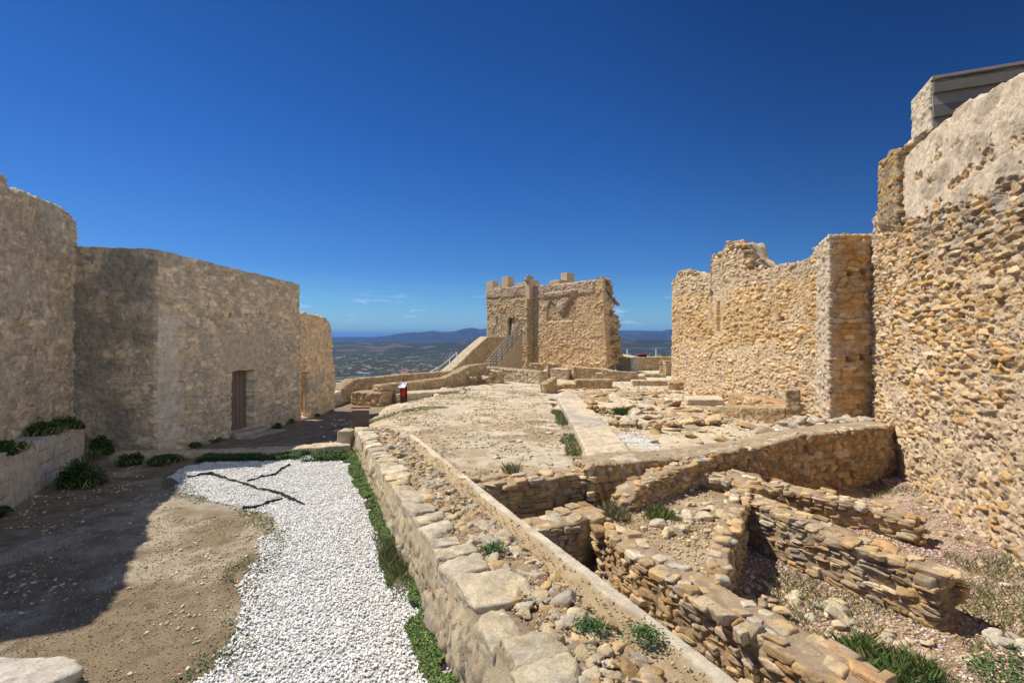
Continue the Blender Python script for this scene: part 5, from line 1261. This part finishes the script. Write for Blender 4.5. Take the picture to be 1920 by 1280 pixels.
DRY = np.array([(.30, .25, .13), (.38, .31, .18), (.22, .20, .09), (.12, .15, .05), (.44, .37, .23)])
GRS = np.array([(.13, .20, .045), (.17, .23, .07), (.10, .16, .04), (.28, .26, .12), (.14, .21, .05), (.22, .24, .09)])
rng = np.random.default_rng(9)
# leafy ground cover along the foot of the retaining wall
k = 90000; Yc = 2.6 + (12.4 - 2.6) * rng.random(k) ** 1.0; wdt = .15 + .15 * fbm(Yc * 1.1, Yc * 0, None, 801, 3) + .10 * sm(8, 11, Yc)
q = rng.random(k) ** .8; X_ = XL(Yc) + .05 - q * wdt * 1.5; hgt = (.05 + .08 * fbm(Yc * 2.3, X_ * 3, None, 803, 3)) * np.sqrt(np.clip(1 - q ** 2, 0, 1))
Z_ = hgt * rng.random(k) ** .45 + .01
m = fbm(Yc * 1.6, X_ * 2, None, 805, 3) > .19 + .20 * q
V1 = leaves(X_[m], Yc[m], Z_[m], .028, 21, np.concatenate([GRN * 1.4, GRS * 1.1]))
k = 1100; Yc = 6.3 + rng.normal(0, .35, k); X_ = XL(Yc) - rng.random(k) * .36 + .03
V2 = blades(X_, Yc, X_ * 0, 0.17, .006, 22, np.concatenate([GRS, DRY]), .5)
o = merge('ground_cover', [V1, V2], M_LEAF); tag(o, kind='stuff')
def grass(name, n, cond, box, h, w, cols, seed, lean=.4):
    rng = np.random.default_rng(seed); x, y = scatter_zone(n, *box, cond, rng); V, f, c = blades(x, y, gz(x, y) - .01, h, w, seed, cols, lean)
    return tag(mk(name, V, [f], c, M_LEAF), kind='stuff')
def lowleaf(name, n, cond, box, size, h, seed, cols=GRN):
    rng = np.random.default_rng(seed); x, y = scatter_zone(n, *box, cond, rng); V, f, c = leaves(x, y, gz(x, y) + rng.random(len(x)) ** 1.5 * h, size, seed, cols); return tag(mk(name, V, [f], c, M_LEAF), kind='stuff')
edge = lambda x, y: np.abs(x - gravel_left(y) + .05)
lowleaf('creeping_weeds', 60000, lambda x, y: (edge(x, y) < .34) & (fbm(x * 2.2, y * 2.2, None, 811, 3) > .50 + edge(x, y) * .35), (-8, -2, 3.4, 11), .026, .07, 31)
lowleaf('creeping_weeds', 26000, lambda x, y: (y > 11.55 + (x + 5) * .06) & (fbm(x * 2, y * 2, None, 813, 3) > .38), (-7.6, -4.0, 11.5, 12.25), .04, .14, 32)
grass('court_grass', 34000, lambda x, y: ((np.abs(x - np.interp(y, [8.6, 12, 19.2], [1.22, 1.4, 1.72])) < .10 + .28 * fbm(x, y * 1.5, None, 815, 3)) & (fbm(x * 2, y * 1.4, None, 817, 3) > .50)), (.3, 2.0, 8.8, 20), .09, .010, np.concatenate([GRS, GRN, DRY[:2]]), 33)
grass('court_grass', 80000, lambda x, y: (fbm(x * 1.3, y * 1.3, None, 819, 4) > .63) & (x > XL(y) + 1.35) & (y > yline(x) + .3), (-5, 1.6, 8.3, 26), .045, .010, np.concatenate([GRS, GRN]), 34)
grass('verge_grass', 30000, lambda x, y: (((x + 4.4 + (y - 16) * -.35) / 1.6) ** 2 + ((y - 16.4 - (x + 4.4) * .5) / .7) ** 2 < .6 + .6 * (fbm(x * 2, y * 2, None, 821, 3))), (-6.5, -2, 14.5, 19), .05, .014, GRS, 35)
grass('pit_grass', 60000, lambda x, y: inp(x, y) & (fbm(x * 1.4, y * 1.4, None, 823, 3) > .56), (2.5, 9.5, 3, 11), .10, .007, np.concatenate([DRY, GRS]), 36, .6)
grass('pit_grass', 26000, lambda x, y: (((x - 3.35) / .62) ** 2 + ((y - 4.55) / .45) ** 2 < .3 + .9 * fbm(x * 3, y * 3, None, 825, 2)) & (x > 2.85 + (4.5 - y) * .12), (2.4, 5, 3, 5.4), .17, .008, GRS, 37, .6)
grass('pit_grass', 16000, lambda x, y: (fbm(x * 3, y * 3, None, 827, 2) > .42) & (y < yline(x) - .15), (-.6, 1.7, 6.9, 8.2), .15, .007, DRY, 38, .7)
lowleaf('pit_weeds', 6000, lambda x, y: (((x - 4.75) / .6) ** 2 + ((y - 4.3) / .4) ** 2 < .5 + .9 * fbm(x * 3, y * 3, None, 829, 2)), (4, 5.6, 3.6, 5.0), .03, .14, 39)
lowleaf('pit_weeds', 12000, lambda x, y: (((x - 3.7) / .5) ** 2 + ((y - 4.15) / .35) ** 2 < .3 + .9 * fbm(x * 3, y * 3, None, 831, 2)), (3, 4.4, 3.6, 4.8), .022, .10, 40)
grass('terrace_grass', 40000, lambda x, y: (fbm(x * 1.5, y * 1.5, None, 833, 4) > .60) & (y > yline(x) + .7), (2.65, 8.3, 9.6, 22), .06, .010, GRS, 41)

def bush(label, x, y, z, r, h, n, seed, cols=GRN, leaf=.05, flowers=0, group=None):
    rng = np.random.default_rng(seed); parts = []
    st = MB()
    for i in range(7):
        a = rng.uniform(0, 6.3); st.tube([(x, y, z - .03), (x + cos(a) * r * .5, y + sin(a) * r * .5, z + h * rng.uniform(.5, .85))], [.012, .004], 5, (.14, .10, .05))
    c = rng.normal(0, 1, (14, 3)); c /= np.linalg.norm(c, axis=1)[:, None]; c[:, 2] = np.abs(c[:, 2]); c = c * np.array([r * .65, r * .65, h * .6]); i = rng.integers(0, 14, n)
    d = rng.normal(0, 1, (n, 3)); d /= np.linalg.norm(d, axis=1)[:, None]; p = c[i] + d * (rng.random(n) ** .4)[:, None] * np.array([r, r, h]) * .38; p[:, 2] = np.abs(p[:, 2])
    V, f, cc = leaves(x + p[:, 0], y + p[:, 1], z + p[:, 2], leaf, seed, cols)
    kb = n // 16; ab = rng.uniform(0, 6.3, kb); rb_ = r * rng.uniform(.2, 1.1, kb)
    Vb, fb, cb_ = blades(x + np.cos(ab) * rb_, y + np.sin(ab) * rb_, np.full(kb, z), min(h * .8, .2), .006, seed + 7, np.concatenate([GRS, DRY]), .5)
    fb = fb + len(V); V = np.concatenate([V, Vb]); f = np.concatenate([f, fb]); cc = np.concatenate([cc, cb_])
    o = mk('bush', V, [f], cc, M_LEAF); tag(o, label, 'plant', group)
    st.build('stem', M_LEAF, o)
    if flowers:
        q = p[np.argsort(-p[:, 2])[:n // 3]]; q = q[rng.integers(0, len(q), flowers)]; V, f, cc = leaves(x + q[:, 0], y + q[:, 1], z + q[:, 2] + .03, .035, seed + 1, np.array([(.80, .62, .03), (.75, .55, .02)]))
        mk('flower', V, [f], cc, M_LEAF, o)
    return o
bush('leafy bush with yellow flowers on the planter near the tall wall corner', -9.95, 10.2, .92, .5, .34, 3200, 51, flowers=30)
bush('leafy bush with yellow flowers on the planter at the left picture edge', -9.05, 8.55, .95, .38, .24, 2400, 52, flowers=26)
bush('round green bush on the planter against the tall wall corner', -10.2, 10.95, .9, .36, .34, 2500, 53)
bush('tall dark bush at the near end of the planter wall', -8.75, 9.75, .0, .42, .62, 3600, 54, GRN * .8, .045)
bush('dark bush in the corner between planter and building', -9.1, 11.4, .0, .30, .36, 1800, 55, GRN * .8)
bush('dark bush right of the corner bush behind the kerb', -9.9, 11.55, .2, .26, .5, 2500, 56, GRN * .8)
bush('low bush spreading before the kerb in the shade', -8.3, 11.5, .0, .40, .22, 3200, 57, GRN * .85)
bush('small weed clump at the foot of the planter wall, left edge', -8.7, 8.1, .0, .25, .18, 1200, 58, GRN * .8)
for i, (px, Y, r, h, lab) in enumerate([(365, 13.2, .18, .16, 'left of the doorstep'), (400, 13.9, .3, .15, 'under the doorstep'), (520, 15.9, .16, .2, 'right of the doorway'), (545, 16.7, .2, .22, 'midway between the two doorways'), (590, 18.1, .22, .2, 'right of the small open doorway'), (618, 18.9, .16, .22, 'at the broken end of the end wall'), (235, 12.0, .2, .15, 'at the corner of the building')]):
    bush('small dark weed at the wall foot, ' + lab, (px - CX) / F * Y, Y, 0, r, h, 1100, 60 + i, GRN * .8, .035, group='weeds along the building')
def tuft(label, x, y, z, h, n, seed, cols, r=.06):
    rng = np.random.default_rng(seed); V, f, c = blades(x + rng.normal(0, r, n), y + rng.normal(0, r, n), np.full(n, z), h, .007, seed, cols, .5); return tag(mk('grass_tuft', V, [f], c, M_LEAF), label, 'plant', 'grass tufts')
tuft('dry tuft sprouting from the round-stone retaining wall', .0, 8.35, .62, .20, 260, 81, DRY)
tuft('green tuft on the earth platform of the pit', 2.15, 7.0, .36, .16, 500, 82, GRS, .09)
tuft('dry brush in the shaded gap behind the stub wall', 1.25, 8.0, -.1, .35, 500, 83, DRY, .14)
tuft('green tuft at the far terrace footing', 3.35, 14.7, .65, .22, 400, 84, GRN, .10)
for i, (s, q, n, lab) in enumerate([(2.75, .55, 600, 'nearer'), (1.15, .70, 500, 'nearest'), (.9, 1.0, 500, 'second nearest'), (7.5, .5, 300, 'farthest')]):
    x, y = fw(s, q); rng = np.random.default_rng(90 + i); V, f, c = leaves(float(x) + rng.normal(0, .06, n), float(y) + rng.normal(0, .06, n), float(fwz(s)) + rng.random(n) * .05, .022, 90 + i, GRN)
    tag(mk('weed', V, [f], c, M_LEAF), 'small green weed rooted in the rubble top of the gravel-side wall, %s of four' % lab, 'plant', 'weeds on the gravel-side wall')
# low scrub beyond the far rampart
for i, (px, r) in enumerate(((1168, .8), (1182, .5), (1226, .7), (1236, .9), (1247, .6))):
    Y = 46; bush('dark scrub bush peeping over the far rampart, number %s from the tower' % ['one', 'two', 'three', 'four', 'five'][i], (px - CX) / F * Y, Y, .2, r, 1.4, 900, 100 + i, GRN * .6, .16, group='scrub beyond the far rampart')

# ------------------------------------------------------------------ haze over the plain
hz = MB().box((0, 0, 150), (150000, 150000, 1000)).build('haze', None); 
hm = bpy.data.materials.new('haze'); hm.use_nodes = True; t = hm.node_tree; t.nodes.clear(); ho = t.nodes.new('ShaderNodeOutputMaterial'); pv = t.nodes.new('ShaderNodeVolumePrincipled')
pv.inputs['Density'].default_value = HAZE; pv.inputs['Color'].default_value = (.13, .38, 1.0, 1); pv.inputs['Anisotropy'].default_value = .0
t.links.new(pv.outputs[0], ho.inputs['Volume']); hz.data.materials.append(hm); tag(hz, kind='stuff')
